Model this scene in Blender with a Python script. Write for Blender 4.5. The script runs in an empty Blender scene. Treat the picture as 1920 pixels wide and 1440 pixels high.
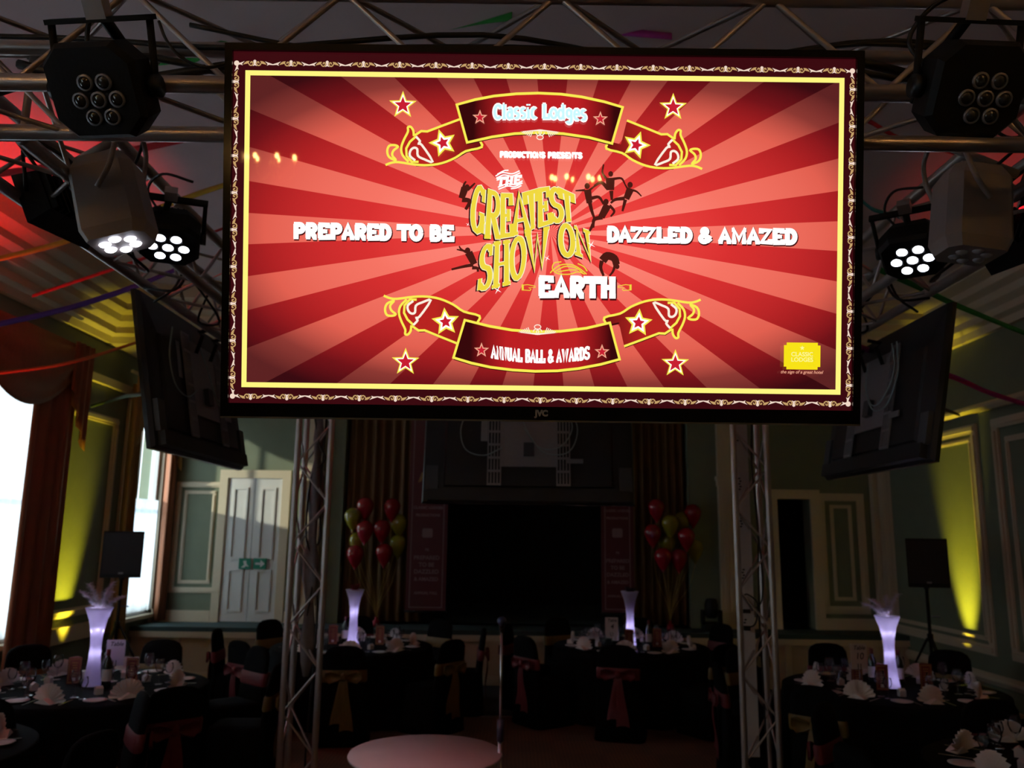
import bpy, math, random
from mathutils import Matrix, Vector, Euler
random.seed(7)
PI = math.pi
S = bpy.context.scene
COL = S.collection
# ---------------------------------------------------------------- camera
EYE = Vector((0.0, 0.0, 2.0))
FPX, PITCH, ROLL = 1540.0, math.radians(10.5), 0.0128
CAMROT = Matrix.Rotation(PI / 2 + PITCH, 3, 'X') @ Matrix.Rotation(ROLL, 3, 'Z')
cd = bpy.data.cameras.new('camera'); cam = bpy.data.objects.new('camera', cd); COL.objects.link(cam)
cam.matrix_world = Matrix.Translation(EYE) @ CAMROT.to_4x4()
cd.sensor_fit = 'HORIZONTAL'; cd.sensor_width = 36.0; cd.lens = FPX / 1920 * 36
cd.clip_start = 0.05; cd.clip_end = 100
cd.dof.use_dof = True; cd.dof.focus_distance = 1.9; cd.dof.aperture_fstop = 5.0
S.camera = cam
S.view_settings.view_transform = 'Standard'; S.view_settings.look = 'None'
S.view_settings.exposure = 0.0; S.view_settings.gamma = 1.0; S.view_settings.use_curve_mapping = False
# ---------------------------------------------------------------- world: an overcast bright day outside the windows
w = bpy.data.worlds.new('world'); S.world = w; w.use_nodes = True
bg = w.node_tree.nodes['Background']; bg.inputs[0].default_value = (0.78, 0.92, 1.0, 1); bg.inputs[1].default_value = 3.6
# low sun, comes in through the far left window and falls on the white door
sd = bpy.data.lights.new('sun', 'SUN'); sun = bpy.data.objects.new('sun', sd); COL.objects.link(sun)
sd.energy = 4.0; sd.angle = 0.03; sd.color = (1.0, 0.93, 0.72)
sun.rotation_euler = Vector((-2.1, -1.0, 0.42)).to_track_quat('Z', 'Y').to_euler()
XL, XR, YB, YF, ZC = -5.2, 5.5, -9.0, 12.4, 5.0
WINS = [(-2.6, -1.2), (2.2, 3.6), (7.55, 9.0), (11.1, 12.25)]  # first two are out of view, added for extra ambient daylight
for i, (a, b) in enumerate(WINS):                      # light portals in the window openings (they emit nothing)
    pd = bpy.data.lights.new('window_portal', 'AREA'); po = bpy.data.objects.new('window_portal', pd); COL.objects.link(po)
    pd.shape = 'RECTANGLE'; pd.size = 2.9; pd.size_y = b - a; pd.cycles.is_portal = True
    po.location = (XL - 0.28, (a + b) / 2, 2.3); po.rotation_euler = (0, -PI / 2, 0)

# ---------------------------------------------------------------- pixels to places
def ray(px, py): return CAMROT @ Vector(((px - 960) / FPX, (720 - py) / FPX, -1.0))
def UY(px, py, Y): d = ray(px, py); return EYE + d * (Y / d.y)
def UZ(px, py, z): d = ray(px, py); return EYE + d * ((z - EYE.z) / d.z)
def UX(px, py, x): d = ray(px, py); return EYE + d * (x / d.x)
def proj(p):
    c = CAMROT.transposed() @ (Vector(p) - EYE)
    if c.z > -0.1: return (-9999, -9999)
    return (960 + FPX * c.x / -c.z, 720 - FPX * c.y / -c.z)
def seen(p, m=60):
    x, y = proj(p); return -m < x < 1920 + m and -m < y < 1440 + m

# ---------------------------------------------------------------- materials
def lin(c): return tuple((v / 255 / 12.92 if v / 255 <= .04045 else ((v / 255 + .055) / 1.055) ** 2.4) for v in c) + (1.0,)
MATS = {}
def mat(name, c, rough=.6, metal=0.0, emit=0.0, ec=None, scale=18.0, amt=.12, bump=0.0, spec=.5, stretch=None, coat=0.0):
    if name in MATS: return MATS[name]
    m = bpy.data.materials.new(name); m.use_nodes = True; nt = m.node_tree; N = nt.nodes; L = nt.links
    p = N['Principled BSDF']; base = lin(c) if max(c) > 1 else tuple(c) + (1,)
    tc = N.new('ShaderNodeTexCoord'); mp = N.new('ShaderNodeMapping'); nz = N.new('ShaderNodeTexNoise')
    L.new(tc.outputs['Object'], mp.inputs[0]); L.new(mp.outputs[0], nz.inputs['Vector'])
    if stretch: mp.inputs['Scale'].default_value = stretch
    nz.inputs['Scale'].default_value = scale; nz.inputs['Detail'].default_value = 3
    mx = N.new('ShaderNodeMix'); mx.data_type = 'RGBA'
    mx.inputs['A'].default_value = tuple(v * (1 - amt) for v in base[:3]) + (1,)
    mx.inputs['B'].default_value = tuple(min(1, v * (1 + amt)) for v in base[:3]) + (1,)
    L.new(nz.outputs['Fac'], mx.inputs['Factor']); L.new(mx.outputs['Result'], p.inputs['Base Color'])
    p.inputs['Roughness'].default_value = rough; p.inputs['Metallic'].default_value = metal
    p.inputs['Specular IOR Level'].default_value = spec; p.inputs['Coat Weight'].default_value = coat
    if bump:
        b = N.new('ShaderNodeBump'); b.inputs['Strength'].default_value = bump; b.inputs['Distance'].default_value = .01
        L.new(nz.outputs['Fac'], b.inputs['Height']); L.new(b.outputs[0], p.inputs['Normal'])
    if emit:
        p.inputs['Emission Color'].default_value = lin(ec or c); p.inputs['Emission Strength'].default_value = emit
    MATS[name] = m; return m
def emat(name, c, s=1.0):
    """a colour of the lit screen: black glossy panel that gives off this colour"""
    if name in MATS: return MATS[name]
    m = bpy.data.materials.new(name); m.use_nodes = True; p = m.node_tree.nodes['Principled BSDF']
    p.inputs['Base Color'].default_value = (.004, .004, .004, 1); p.inputs['Roughness'].default_value = .04
    p.inputs['Specular IOR Level'].default_value = .3
    p.inputs['Emission Color'].default_value = lin(c); p.inputs['Emission Strength'].default_value = s
    MATS[name] = m; return m
def glass_mat(name, tint=(1, 1, 1), base=.06, blend=.25):
    m = bpy.data.materials.new(name); m.use_nodes = True; nt = m.node_tree; N = nt.nodes; L = nt.links
    N.remove(N['Principled BSDF']); o = N['Material Output']
    t = N.new('ShaderNodeBsdfTransparent'); t.inputs[0].default_value = tint + (1,)
    g = N.new('ShaderNodeBsdfGlossy'); g.inputs['Roughness'].default_value = .03
    lw = N.new('ShaderNodeLayerWeight'); lw.inputs[0].default_value = blend
    ad = N.new('ShaderNodeMath'); ad.operation = 'ADD'; ad.use_clamp = True; ad.inputs[1].default_value = base
    mx = N.new('ShaderNodeMixShader'); L.new(lw.outputs['Fresnel'], ad.inputs[0]); L.new(ad.outputs[0], mx.inputs[0])
    L.new(t.outputs[0], mx.inputs[1]); L.new(g.outputs[0], mx.inputs[2]); L.new(mx.outputs[0], o.inputs[0])
    MATS[name] = m; return m
def translucent(name, c, mixf=.5, clear=0.0):
    m = bpy.data.materials.new(name); m.use_nodes = True; nt = m.node_tree; N = nt.nodes; L = nt.links
    N.remove(N['Principled BSDF']); o = N['Material Output']; c = lin(c)
    d = N.new('ShaderNodeBsdfDiffuse'); t = N.new('ShaderNodeBsdfTranslucent'); d.inputs[0].default_value = c; t.inputs[0].default_value = c
    mx = N.new('ShaderNodeMixShader'); mx.inputs[0].default_value = mixf; L.new(d.outputs[0], mx.inputs[1]); L.new(t.outputs[0], mx.inputs[2]); out = mx
    if clear:
        tr = N.new('ShaderNodeBsdfTransparent'); m2 = N.new('ShaderNodeMixShader'); m2.inputs[0].default_value = clear
        L.new(mx.outputs[0], m2.inputs[1]); L.new(tr.outputs[0], m2.inputs[2]); out = m2
    L.new(out.outputs[0], o.inputs[0]); MATS[name] = m; return m

# ---------------------------------------------------------------- mesh builder
class MB:
    def __init__(s): s.v = []; s.f = []; s.sm = []
    def add(s, vs, fs, smooth=False, M=None):
        o = len(s.v); s.v += [tuple(M @ Vector(p)) if M else tuple(p) for p in vs]
        s.f += [tuple(i + o for i in f) for f in fs]; s.sm += [smooth] * len(fs); return s
    def box(s, c, d, M=None, taper=1.0):
        x, y, z = (q / 2 for q in d); v = []
        for k, t in ((-z, 1.0), (z, taper)):
            v += [(c[0] - x * t, c[1] - y * t, c[2] + k), (c[0] + x * t, c[1] - y * t, c[2] + k), (c[0] + x * t, c[1] + y * t, c[2] + k), (c[0] - x * t, c[1] + y * t, c[2] + k)]
        return s.add(v, [(3, 2, 1, 0), (4, 5, 6, 7), (0, 1, 5, 4), (1, 2, 6, 5), (2, 3, 7, 6), (3, 0, 4, 7)], False, M)
    def span(s, a, b): return s.box([(p + q) / 2 for p, q in zip(a, b)], [abs(q - p) for p, q in zip(a, b)])
    def lathe(s, prof, n=20, M=None, wob=None, cap=True):
        v = []; f = []
        for r, z in prof:
            for k in range(n):
                a = 2 * PI * k / n; q = r * (wob(a, z) if wob else 1)
                v.append((q * math.cos(a), q * math.sin(a), z))
        for i in range(len(prof) - 1):
            for k in range(n):
                f.append((i * n + k, i * n + (k + 1) % n, (i + 1) * n + (k + 1) % n, (i + 1) * n + k))
        if cap:
            f.append(tuple(range(n - 1, -1, -1))); f.append(tuple((len(prof) - 1) * n + k for k in range(n)))
        return s.add(v, f, True, M)
    def tube(s, pts, r, n=8, smooth=True):
        pts = [Vector(p) for p in pts]; v = []; f = []; up = None
        for i, p in enumerate(pts):
            t = (pts[min(i + 1, len(pts) - 1)] - pts[max(i - 1, 0)]).normalized()
            if up is None: up = Vector((0, 0, 1)) if abs(t.z) < .9 else Vector((1, 0, 0))
            a = t.cross(up).normalized(); up = a.cross(t).normalized()
            q = r[i] if isinstance(r, (list, tuple)) else r
            for k in range(n): v.append(p + q * (math.cos(2 * PI * k / n) * a + math.sin(2 * PI * k / n) * up))
        for i in range(len(pts) - 1):
            for k in range(n): f.append((i * n + k, i * n + (k + 1) % n, (i + 1) * n + (k + 1) % n, (i + 1) * n + k))
        f.append(tuple(range(n - 1, -1, -1))); f.append(tuple((len(pts) - 1) * n + k for k in range(n)))
        return s.add(v, f, smooth)
    def prism(s, poly, d0, d1, M=None, axes='xy'):
        """outline in a plane, extruded between d0 and d1 along the third axis"""
        n = len(poly); o = {'xy': lambda a, b, c: (a, b, c), 'xz': lambda a, b, c: (a, c, b), 'yz': lambda a, b, c: (c, a, b)}[axes]
        v = [o(a, b, d0) for a, b in poly] + [o(a, b, d1) for a, b in poly]
        f = [tuple(range(n - 1, -1, -1)), tuple(range(n, 2 * n))] + [(i, (i + 1) % n, n + (i + 1) % n, n + i) for i in range(n)]
        return s.add(v, f, False, M)
    def ball(s, c, r, n=12, m=8, M=None):
        r = r if isinstance(r, (tuple, list)) else (r, r, r)
        prof = [(math.sin(PI * i / m), -math.cos(PI * i / m)) for i in range(m + 1)]; prof[0] = (.01, -1); prof[-1] = (.01, 1)
        T = Matrix.Translation(c) @ Matrix.Diagonal((*r, 1))
        return s.lathe(prof, n, (M @ T) if M else T)
    def mesh(s, name):
        me = bpy.data.meshes.new(name); me.from_pydata(s.v, [], s.f)
        me.polygons.foreach_set('use_smooth', s.sm); me.update(); return me
    def build(s, name, m, parent=None, loc=None):
        me = s.mesh(name); o = link(name, me, parent)
        for q in (m if isinstance(m, (list, tuple)) else [m]): me.materials.append(q)
        if loc is not None: o.location = loc
        return o
def link(name, me, parent=None, M=None):
    o = bpy.data.objects.new(name, me); COL.objects.link(o); o.parent = parent
    if M is not None: o.matrix_local = M
    return o
def tag(o, label=None, cat=None, group=None, kind=None):
    for k, v in (('label', label), ('category', cat), ('group', group), ('kind', kind)):
        if v: o[k] = v
    return o
def thing(name, label, cat, loc=(0, 0, 0), rotz=0.0, group=None, M=None):
    o = link(name, None)
    if M is not None: o.matrix_world = M
    else: o.location = loc; o.rotation_euler = (0, 0, rotz)
    return tag(o, label, cat, group)
def struct(name, mb, m, label=None, parent=None):
    o = mb.build(name, m, parent)
    if parent is None: o['kind'] = 'structure'
    if label: o['label'] = label
    return o
def copy_tree(o, parent=None):
    c = o.copy(); COL.objects.link(c); c.parent = parent
    for ch in list(o.children): copy_tree(ch, c)
    return c
def lamp(name, kind, loc, energy, color, parent=None, aim=None, size=.05, spot=None, blend=.5):
    d = bpy.data.lights.new(name, kind); o = bpy.data.objects.new(name, d); COL.objects.link(o); o.parent = parent
    d.energy = energy; d.color = color; d.shadow_soft_size = size; o.location = loc
    if kind == 'SPOT': d.spot_size = spot; d.spot_blend = blend
    if aim is not None: o.rotation_euler = (Vector(aim) - Vector(loc)).to_track_quat('-Z', 'Y').to_euler()
    return o
def text_mesh(s, size, m, parent, M, name='lettering', bold=0.0, align='CENTER', shear=0.0, space=1.0):
    c = bpy.data.curves.new('tmp', 'FONT'); c.body = s; c.size = size; c.align_x = align; c.align_y = 'CENTER'; c.offset = bold; c.shear = shear; c.space_character = space
    t = bpy.data.objects.new('tmp', c); COL.objects.link(t); bpy.context.view_layer.update()
    me = bpy.data.meshes.new_from_object(t.evaluated_get(bpy.context.evaluated_depsgraph_get()))
    bpy.data.objects.remove(t); bpy.data.curves.remove(c); me.materials.clear(); me.materials.append(m); me.name = name
    return link(name, me, parent, M)
def arc(cx, cy, rx, ry, a0, a1, n=10): return [(cx + rx * math.cos(math.radians(a0 + (a1 - a0) * i / n)), cy + ry * math.sin(math.radians(a0 + (a1 - a0) * i / n))) for i in range(n + 1)]
def spline(pts, n=6):
    """Catmull-Rom through the points"""
    P = [Vector(p) for p in pts]; P = [P[0] * 2 - P[1]] + P + [P[-1] * 2 - P[-2]]; out = []
    for i in range(1, len(P) - 2):
        a, b, c, d = P[i - 1:i + 3]
        for k in range(n):
            t = k / n; out.append(.5 * ((2 * b) + (c - a) * t + (2 * a - 5 * b + 4 * c - d) * t * t + (3 * b - a - 3 * c + d) * t ** 3))
    return out + [P[-2]]

WALL = mat('sage_wall_paint', (.17, .20, .135), .75, scale=5, amt=.10, bump=.05)
CREAM = mat('cream_moulding_paint', (.58, .50, .36), .5, scale=30, amt=.06)
CEIL = mat('ceiling_paint', (.62, .52, .545), .85, scale=3, amt=.08)
CARPET = mat('dark_carpet', (.022, .020, .022), .95, scale=60, amt=.6, bump=.4)
ALU = mat('brushed_aluminium', (.47, .41, .385), .34, .72, scale=40, amt=.10)
BLACK = mat('black_plastic', (.006, .006, .007), .35, scale=60, amt=.3)
BLACKM = mat('black_powder_coat', (.006, .006, .0065), .55, scale=90, amt=.4, bump=.1, spec=.25)
CABLE = mat('black_cable_rubber', (.008, .008, .008), .5, scale=60, amt=.2)
STEEL = mat('zinc_bracket_steel', (.30, .29, .31), .45, .6, scale=50, amt=.1)
GOLD = mat('gold_curtain_satin', (.36, .20, .045), .55, scale=14, amt=.3, stretch=(3, 3, .3), bump=.2)
RUST = mat('rust_curtain_satin', (.30, .105, .045), .55, scale=14, amt=.25, stretch=(3, 3, .3), bump=.2)
# ================================================================ the room
def wall_with_holes(u0, u1, z0, z1, holes, put):
    """solid pieces round rectangular holes; put(ua, ub, za, zb)"""
    x = u0
    for a, b, za, zb in sorted(holes):
        put(x, a, z0, z1); put(a, b, z0, za); put(a, b, zb, z1); x = b
    put(x, u1, z0, z1)
struct('floor', MB().span((XL - .3, YB - .3, -.2), (XR + .3, 16.5, 0)), CARPET, 'dark patterned hall carpet')
mb = MB(); wall_with_holes(YB, YF + .3, 0, ZC + .2, [(a, b, .85, 3.75) for a, b in WINS], lambda a, b, za, zb: mb.span((XL - .3, a, za), (XL, b, zb)) if b > a and zb > za else None)
wall_left = struct('wall_left', mb, WALL, 'sage green side wall with tall windows')
wall_right = struct('wall_right', MB().span((XR, YB, 0), (XR + .3, YF + .3, ZC + .2)), WALL, 'sage green panelled side wall')
struct('wall_back', MB().span((XL - .3, YB - .3, 0), (XR + .3, YB, ZC + .2)), WALL, 'wall behind the viewer')
struct('ceiling', MB().span((XL - .3, YB - .3, ZC), (XR + .3, YF + 4.1, ZC + .2)), CEIL, 'dim plaster ceiling')
# far wall: stage opening in the middle, a dark doorway to the right
DZ = .72
dl = [UY(430, 900, YF).x, UY(532, 900, YF).x]; dr = [UY(1455, 940, YF).x, UY(1517, 940, YF).x]
OPEN = (UY(640, 1000, YF).x, UY(1293, 1000, YF).x)
dtop_r = UY(1485, 936, YF).z; dtop_l = UY(480, 897, YF).z
mb = MB(); wall_with_holes(XL - .3, XR + .3, 0, ZC + .2, [(OPEN[0], OPEN[1], DZ, 4.2), (dr[0], dr[1], DZ, dtop_r)], lambda a, b, za, zb: mb.span((a, YF, za), (b, YF + .3, zb)))
wall_far = struct('wall_far', mb, WALL, 'sage green end wall round the stage opening')
# dark box of the stage behind the opening and the dark lobby behind the doorway
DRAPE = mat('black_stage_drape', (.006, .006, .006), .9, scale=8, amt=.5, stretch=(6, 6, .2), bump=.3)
mb = MB(); mb.span((OPEN[0] - .8, 16.2, DZ), (OPEN[1] + .8, 16.35, ZC)).span((OPEN[0] - .95, YF + .3, DZ), (OPEN[0] - .8, 16.35, ZC)).span((OPEN[1] + .8, YF + .3, DZ), (OPEN[1] + .95, 16.35, ZC))
struct('wall_stage', mb, DRAPE, 'black draped walls of the stage')
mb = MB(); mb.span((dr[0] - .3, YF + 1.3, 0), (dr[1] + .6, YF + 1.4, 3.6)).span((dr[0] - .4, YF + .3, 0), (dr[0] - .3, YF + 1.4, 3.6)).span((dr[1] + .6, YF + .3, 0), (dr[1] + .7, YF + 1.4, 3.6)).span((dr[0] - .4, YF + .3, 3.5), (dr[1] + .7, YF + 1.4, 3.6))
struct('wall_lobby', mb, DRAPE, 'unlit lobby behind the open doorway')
# stage platform
struct('floor_stage', MB().span((XL, 11.7, DZ - .06), (XR, YF, DZ)).span((OPEN[0] - .8, YF, DZ - .06), (OPEN[1] + .8, 16.2, DZ)).span((dr[0] - .3, YF, DZ - .06), (dr[1] + .6, YF + 1.3, DZ)), mat('stage_carpet_teal', (.030, .060, .062), .8, scale=50, amt=.4), 'raised platform with dark teal carpet')
struct('wall_stage_front', MB().span((XL, 11.76, 0), (XR, 11.84, DZ - .06)), mat('cream_stage_front', (.50, .40, .28), .6, scale=6, amt=.12), 'cream painted front of the stage platform')
mb = MB().span((XL, 11.70, DZ - .14), (XR, 11.76, DZ - .06)); mb.span((XL, 11.73, 0), (XR, 11.76, .12))
for k in range(9): mb.span((XL + .6 + k * 1.2, 11.735, .12), (XL + .68 + k * 1.2, 11.76, DZ - .14))
struct('trim_1', mb, CREAM, 'cream rails and stiles on the stage front')
# dance floor of square parquet panels
def parquet():
    m = bpy.data.materials.new('parquet'); m.use_nodes = True; nt = m.node_tree; N = nt.nodes; L = nt.links; p = N['Principled BSDF']
    tc = N.new('ShaderNodeTexCoord'); ch = N.new('ShaderNodeTexChecker'); ch.inputs['Scale'].default_value = 2.2
    ch.inputs[1].default_value = (.19, .09, .052, 1); ch.inputs[2].default_value = (.16, .075, .044, 1)
    wv = N.new('ShaderNodeTexWave'); wv.inputs['Scale'].default_value = 9; wv.inputs['Distortion'].default_value = 1.5
    mx = N.new('ShaderNodeMix'); mx.data_type = 'RGBA'; mx.blend_type = 'MULTIPLY'; mx.inputs['Factor'].default_value = .35
    L.new(tc.outputs['Object'], ch.inputs[0]); L.new(tc.outputs['Object'], wv.inputs[0]); L.new(ch.outputs['Color'], mx.inputs['A']); L.new(wv.outputs['Color'], mx.inputs['B'])
    L.new(mx.outputs['Result'], p.inputs['Base Color']); p.inputs['Roughness'].default_value = .55; return m
struct('floor_dance', MB().span((-2.5, 1.6, 0), (2.12, 9.7, .012)), parquet(), 'brown parquet dance floor')
struct('trim_2', MB().span((-2.55, 1.55, 0), (-2.5, 9.75, .014)).span((2.12, 1.55, 0), (2.17, 9.75, .014)).span((-2.5, 9.7, 0), (2.12, 9.75, .014)), ALU, 'metal ramp edge of the dance floor')

# stepped plaster cornice along both sides and across the bulkhead in front of the stage
YBH = 10.3
steps = [(0, 4.36), (.07, 4.36), (.09, 4.44), (.17, 4.47), (.17, 4.55), (.26, 4.60), (.28, 4.68), (.38, 4.72), (.38, 4.80), (.52, 4.85), (.55, 5.0), (0, 5.0)]
n = 3
mb = MB()
mb.prism([(XL + d, z) for d, z in steps], YB, YBH, None, 'xz'); o = struct('trim_3', mb, CREAM, 'stepped plaster cornice on the window side')
mb = MB(); mb.prism([(XR - d, z) for d, z in steps][::-1], YB, YBH, None, 'xz'); struct('trim_4', mb, CREAM, 'stepped plaster cornice on the right side')
mb = MB(); mb.prism([(YBH - d, z) for d, z in steps], XL, XR, None, 'yz'); mb.span((XL, YBH, 4.36), (XR, YF, ZC)); struct('trim_5', mb, CREAM, 'plaster bulkhead and cornice in front of the stage')
# picture rail, dado rail
def rail(name, wallx, s, z0, z1, d, lab):
    mb = MB(); mb.prism([(wallx, z0), (wallx + s * d * .5, z0), (wallx + s * d, (z0 + z1) / 2 - .01), (wallx + s * d, (z0 + z1) / 2 + .02), (wallx + s * d * .4, z1), (wallx, z1)], YB, YF, None, 'xz'); struct(name, mb, CREAM, lab)
rail('trim_6', XR, -1, 3.50, 3.60, .07, 'picture rail on the right wall'); rail('trim_7', XR, -1, .42, .54, .05, 'low rail on the right wall')
mb = MB()
for a, b in zip([YB] + [q[1] for q in WINS], [q[0] for q in WINS] + [YF]):
    mb.span((XL, a, .72), (XL + .06, b, .90)).span((XL, a, 3.82), (XL + .07, b, 3.92))
struct('trim_8', mb, CREAM, 'dado and picture rails between the windows')
struct('baseboard_right', MB().span((XR - .03, YB, 0), (XR, 11.7, .2)), CREAM); struct('baseboard_left', MB().span((XL, YB, 0), (XL + .03, 11.7, .2)), CREAM)
NT = [9]
def frame(a, b, plane, axis, w=.075, d=.035, s=-1, lab=None):
    """rectangular panel moulding: a, b opposite corners (u, z) on a wall plane; axis is the wall normal"""
    mb = MB(); (u0, z0), (u1, z1) = a, b
    for (p, q) in (((u0, z0), (u1, z0 + w)), ((u0, z1 - w), (u1, z1)), ((u0, z0 + w), (u0 + w, z1 - w)), ((u1 - w, z0 + w), (u1, z1 - w))):
        for k, (ins, dep) in enumerate(((0, d * .55), (w * .28, d))):
            pp = (p[0] + (ins if p[0] < q[0] else 0), p[1]); 
            A = (min(p[0], q[0]) + ins, min(p[1], q[1]) + ins); B = (max(p[0], q[0]) - ins, max(p[1], q[1]) - ins)
            if axis == 'x': mb.span((plane, A[0], A[1]), (plane + s * dep, B[0], B[1]))
            else: mb.span((A[0], plane, A[1]), (B[0], plane + s * dep, B[1]))
    struct('trim_%d' % NT[0], mb, CREAM, lab); NT[0] += 1
frame((9.62, .74), (12.15, 3.38), XR, 'x', .11, .05, -1, 'outer panel moulding lit by the yellow uplighter')
frame((9.77, .89), (12.0, 3.23), XR, 'x', .05, .025, -1, 'inner panel moulding lit by the yellow uplighter')
frame((6.5, .74), (9.3, 3.38), XR, 'x', .11, .05, -1, 'panel moulding at the right picture edge')
frame((6.72, .96), (9.08, 3.16), XR, 'x', .06, .03, -1, 'inner panel moulding at the right picture edge')
frame((9.45, 1.0), (10.75, 3.45), XL, 'x', .10, .05, 1, 'panel moulding between the two windows')
pl = UY(333, 903, YF); pr = UY(408, 1112, YF); frame((pl.x, pr.z), (pr.x, pl.z), YF, 'y', .08, .05, -1, 'panel moulding left of the white door')
frame((pl.x + .13, pr.z + .13), (pr.x - .13, pl.z - .13), YF, 'y', .05, .03, -1, 'inner panel moulding left of the white door')
pl = UY(1530, 925, YF); pr = UY(1632, 1152, YF); frame((pl.x, pr.z), (pr.x, pl.z), YF, 'y', .11, .05, -1, 'panel moulding right of the dark doorway')
frame((pl.x + .19, pr.z + .19), (pr.x - .19, pl.z - .17), YF, 'y', .05, .03, -1, 'inner panel moulding right of the dark doorway')
mb = MB().span((XL, YF - .05, DZ), (dl[0] - .13, YF, DZ + .16)).span((dl[1] + .13, YF - .05, DZ), (OPEN[0] - .25, YF, DZ + .16)).span((OPEN[1] + .5, YF - .05, DZ), (dr[0] - .14, YF, DZ + .16)).span((dr[1] + .14, YF - .05, DZ), (XR, YF, DZ + .16))
struct('baseboard_far', mb, CREAM)
# pilasters each side of the stage
for k, x0 in ((0, UY(1347, 1000, YF).x), (1, OPEN[0] - .62)):
    mb = MB().span((x0, YF - .10, DZ), (x0 + .30, YF, 4.36)).span((x0 - .03, YF - .13, DZ), (x0 + .33, YF, DZ + .25)).span((x0 - .03, YF - .13, 2.86), (x0 + .33, YF, 2.92)).span((x0 - .015, YF - .115, 2.78), (x0 + .315, YF, 2.86))
    for j in range(3): mb.span((x0 + .05 + j * .08, YF - .115, DZ + .25), (x0 + .09 + j * .08, YF - .10, 2.78))
    struct('trim_%d' % NT[0], mb, CREAM, 'pilaster at the %s edge of the stage' % ('right' if k == 0 else 'left')); NT[0] += 1
# slim pilaster in the right corner
struct('trim_%d' % NT[0], MB().span((XR - .12, YF - .12, DZ), (XR, YF, 3.5)).span((XR - .06, YF - .3, DZ), (XR, YF - .16, 3.5)), CREAM, 'corner strip beside the right wall'); NT[0] += 1
# doors
WHITE = mat('white_door_paint', (.62, .62, .60), .45, scale=8, amt=.05)
mb = MB()
for (p, q) in (((dl[0] - .12, DZ), (dl[0], dtop_l + .12)), ((dl[1], DZ), (dl[1] + .12, dtop_l + .12)), ((dl[0], dtop_l), (dl[1], dtop_l + .12))): mb.span((p[0], YF - .06, p[1]), (q[0], YF, q[1]))
d1 = struct('door_1', mb, CREAM, 'cream frame and white double door on the left')
mid = (dl[0] + dl[1]) / 2
for k, (a, b) in enumerate(((dl[0], mid - .004), (mid + .004, dl[1]))):
    lf = MB().span((a, YF - .035, DZ + .01), (b, YF, dtop_l)).build('door_leaf', WHITE, d1)
    for za, zb in ((DZ + .15, DZ + .75), (DZ + .9, dtop_l - .14)):
        m2 = MB(); u0, u1 = a + .09, b - .09; ww = .03
        m2.span((u0, YF - .05, za), (u1, YF - .035, za + ww)).span((u0, YF - .05, zb - ww), (u1, YF - .035, zb)).span((u0, YF - .05, za + ww), (u0 + ww, YF - .035, zb - ww)).span((u1 - ww, YF - .05, za + ww), (u1, YF - .035, zb - ww)); m2.build('door_panel', WHITE, lf)
GREEN = mat('exit_sign_green', (.01, .19, .12), .5)
for k, (xa, xb) in enumerate(((447, 471), (474, 500))):
    a, b = UY(xa, 1067, YF - .056), UY(xb, 1047, YF - .056)
    sg = thing('exit_sign', ('green fire exit plate with running figure on white door' if k == 0 else 'green fire exit plate with arrow on white door'), 'sign', (a.x, YF - .05, a.z))
    w_, h_ = b.x - a.x, b.z - a.z
    MB().span((0, -.008, 0), (w_, 0, h_)).build('plate', GREEN, sg)
    m2 = MB()
    if k == 0: m2.prism([(w_ * p, h_ * q) for p, q in ((.2, .15), (.45, .4), (.35, .75), (.6, .8), (.65, .5), (.85, .2), (.6, .3), (.5, .15))], -.010, -.008, None, 'xz')
    else: m2.prism([(w_ * p, h_ * q) for p, q in ((.15, .4), (.15, .6), (.55, .6), (.55, .85), (.88, .5), (.55, .15), (.55, .4))], -.010, -.008, None, 'xz')
    m2.build('pictogram', WHITE, sg)
mb = MB()
for (p, q) in (((dr[0] - .14, DZ), (dr[0], dtop_r + .14)), ((dr[1], DZ), (dr[1] + .14, dtop_r + .14)), ((dr[0], dtop_r), (dr[1], dtop_r + .14))): mb.span((p[0], YF - .06, p[1]), (q[0], YF, q[1]))
struct('door_2', mb, CREAM, 'cream frame round the open dark doorway')
# windows with panes, mullions, sills
PANE = glass_mat('window_glass', (.95, .98, 1.0), .02, .04)
SHEER = translucent('sheer_net', (240, 245, 250), .8, .12)
for i, (a, b) in enumerate(WINS):
    mb = MB(); X0, X1 = XL - .10, XL - .05; fw = .06
    mb.span((X0 - .03, a, .85), (X1 + .03, a + fw, 3.75)).span((X0 - .03, b - fw, .85), (X1 + .03, b, 3.75)).span((X0 - .03, a, .85), (X1 + .03, b, .92)).span((X0 - .03, a, 3.68), (X1 + .03, b, 3.75))
    mb.span((X0, a, 2.28), (X1, b, 2.33)); mb.span((X0 + .01, (a + b) / 2 - .02, .92), (X1 - .01, (a + b) / 2 + .02, 3.68))
    wn = struct('window_%d' % (i + 1), mb, WHITE, ('added unseen tall window behind the viewer for ambient daylight', 'added unseen tall window left of the view for ambient daylight', 'tall bright window with a net at the left picture edge', 'tall window by the far corner')[i])
    for za in (.92, 1.60, 2.33, 3.0):
        for ya in (a + fw, (a + b) / 2 + .02):
            zb = {.92: 1.58, 1.60: 2.28, 2.33: 2.98, 3.0: 3.68}[za]
            MB().span((XL - .078, ya, za), (XL - .072, ya + (b - a) / 2 - fw - .02, zb)).build('pane', PANE, wn)
    MB().span((XL - .12, a - .08, .80), (XL + .10, b + .08, .85)).build('window_sill', CREAM, wn)
    MB().span((XL, a - .10, .85), (XL + .04, a, 3.85)).span((XL, b, .85), (XL + .04, b + .10, 3.85)).span((XL, a - .10, 3.75), (XL + .05, b + .10, 3.85)).build('window_frame', CREAM, wn)
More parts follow.
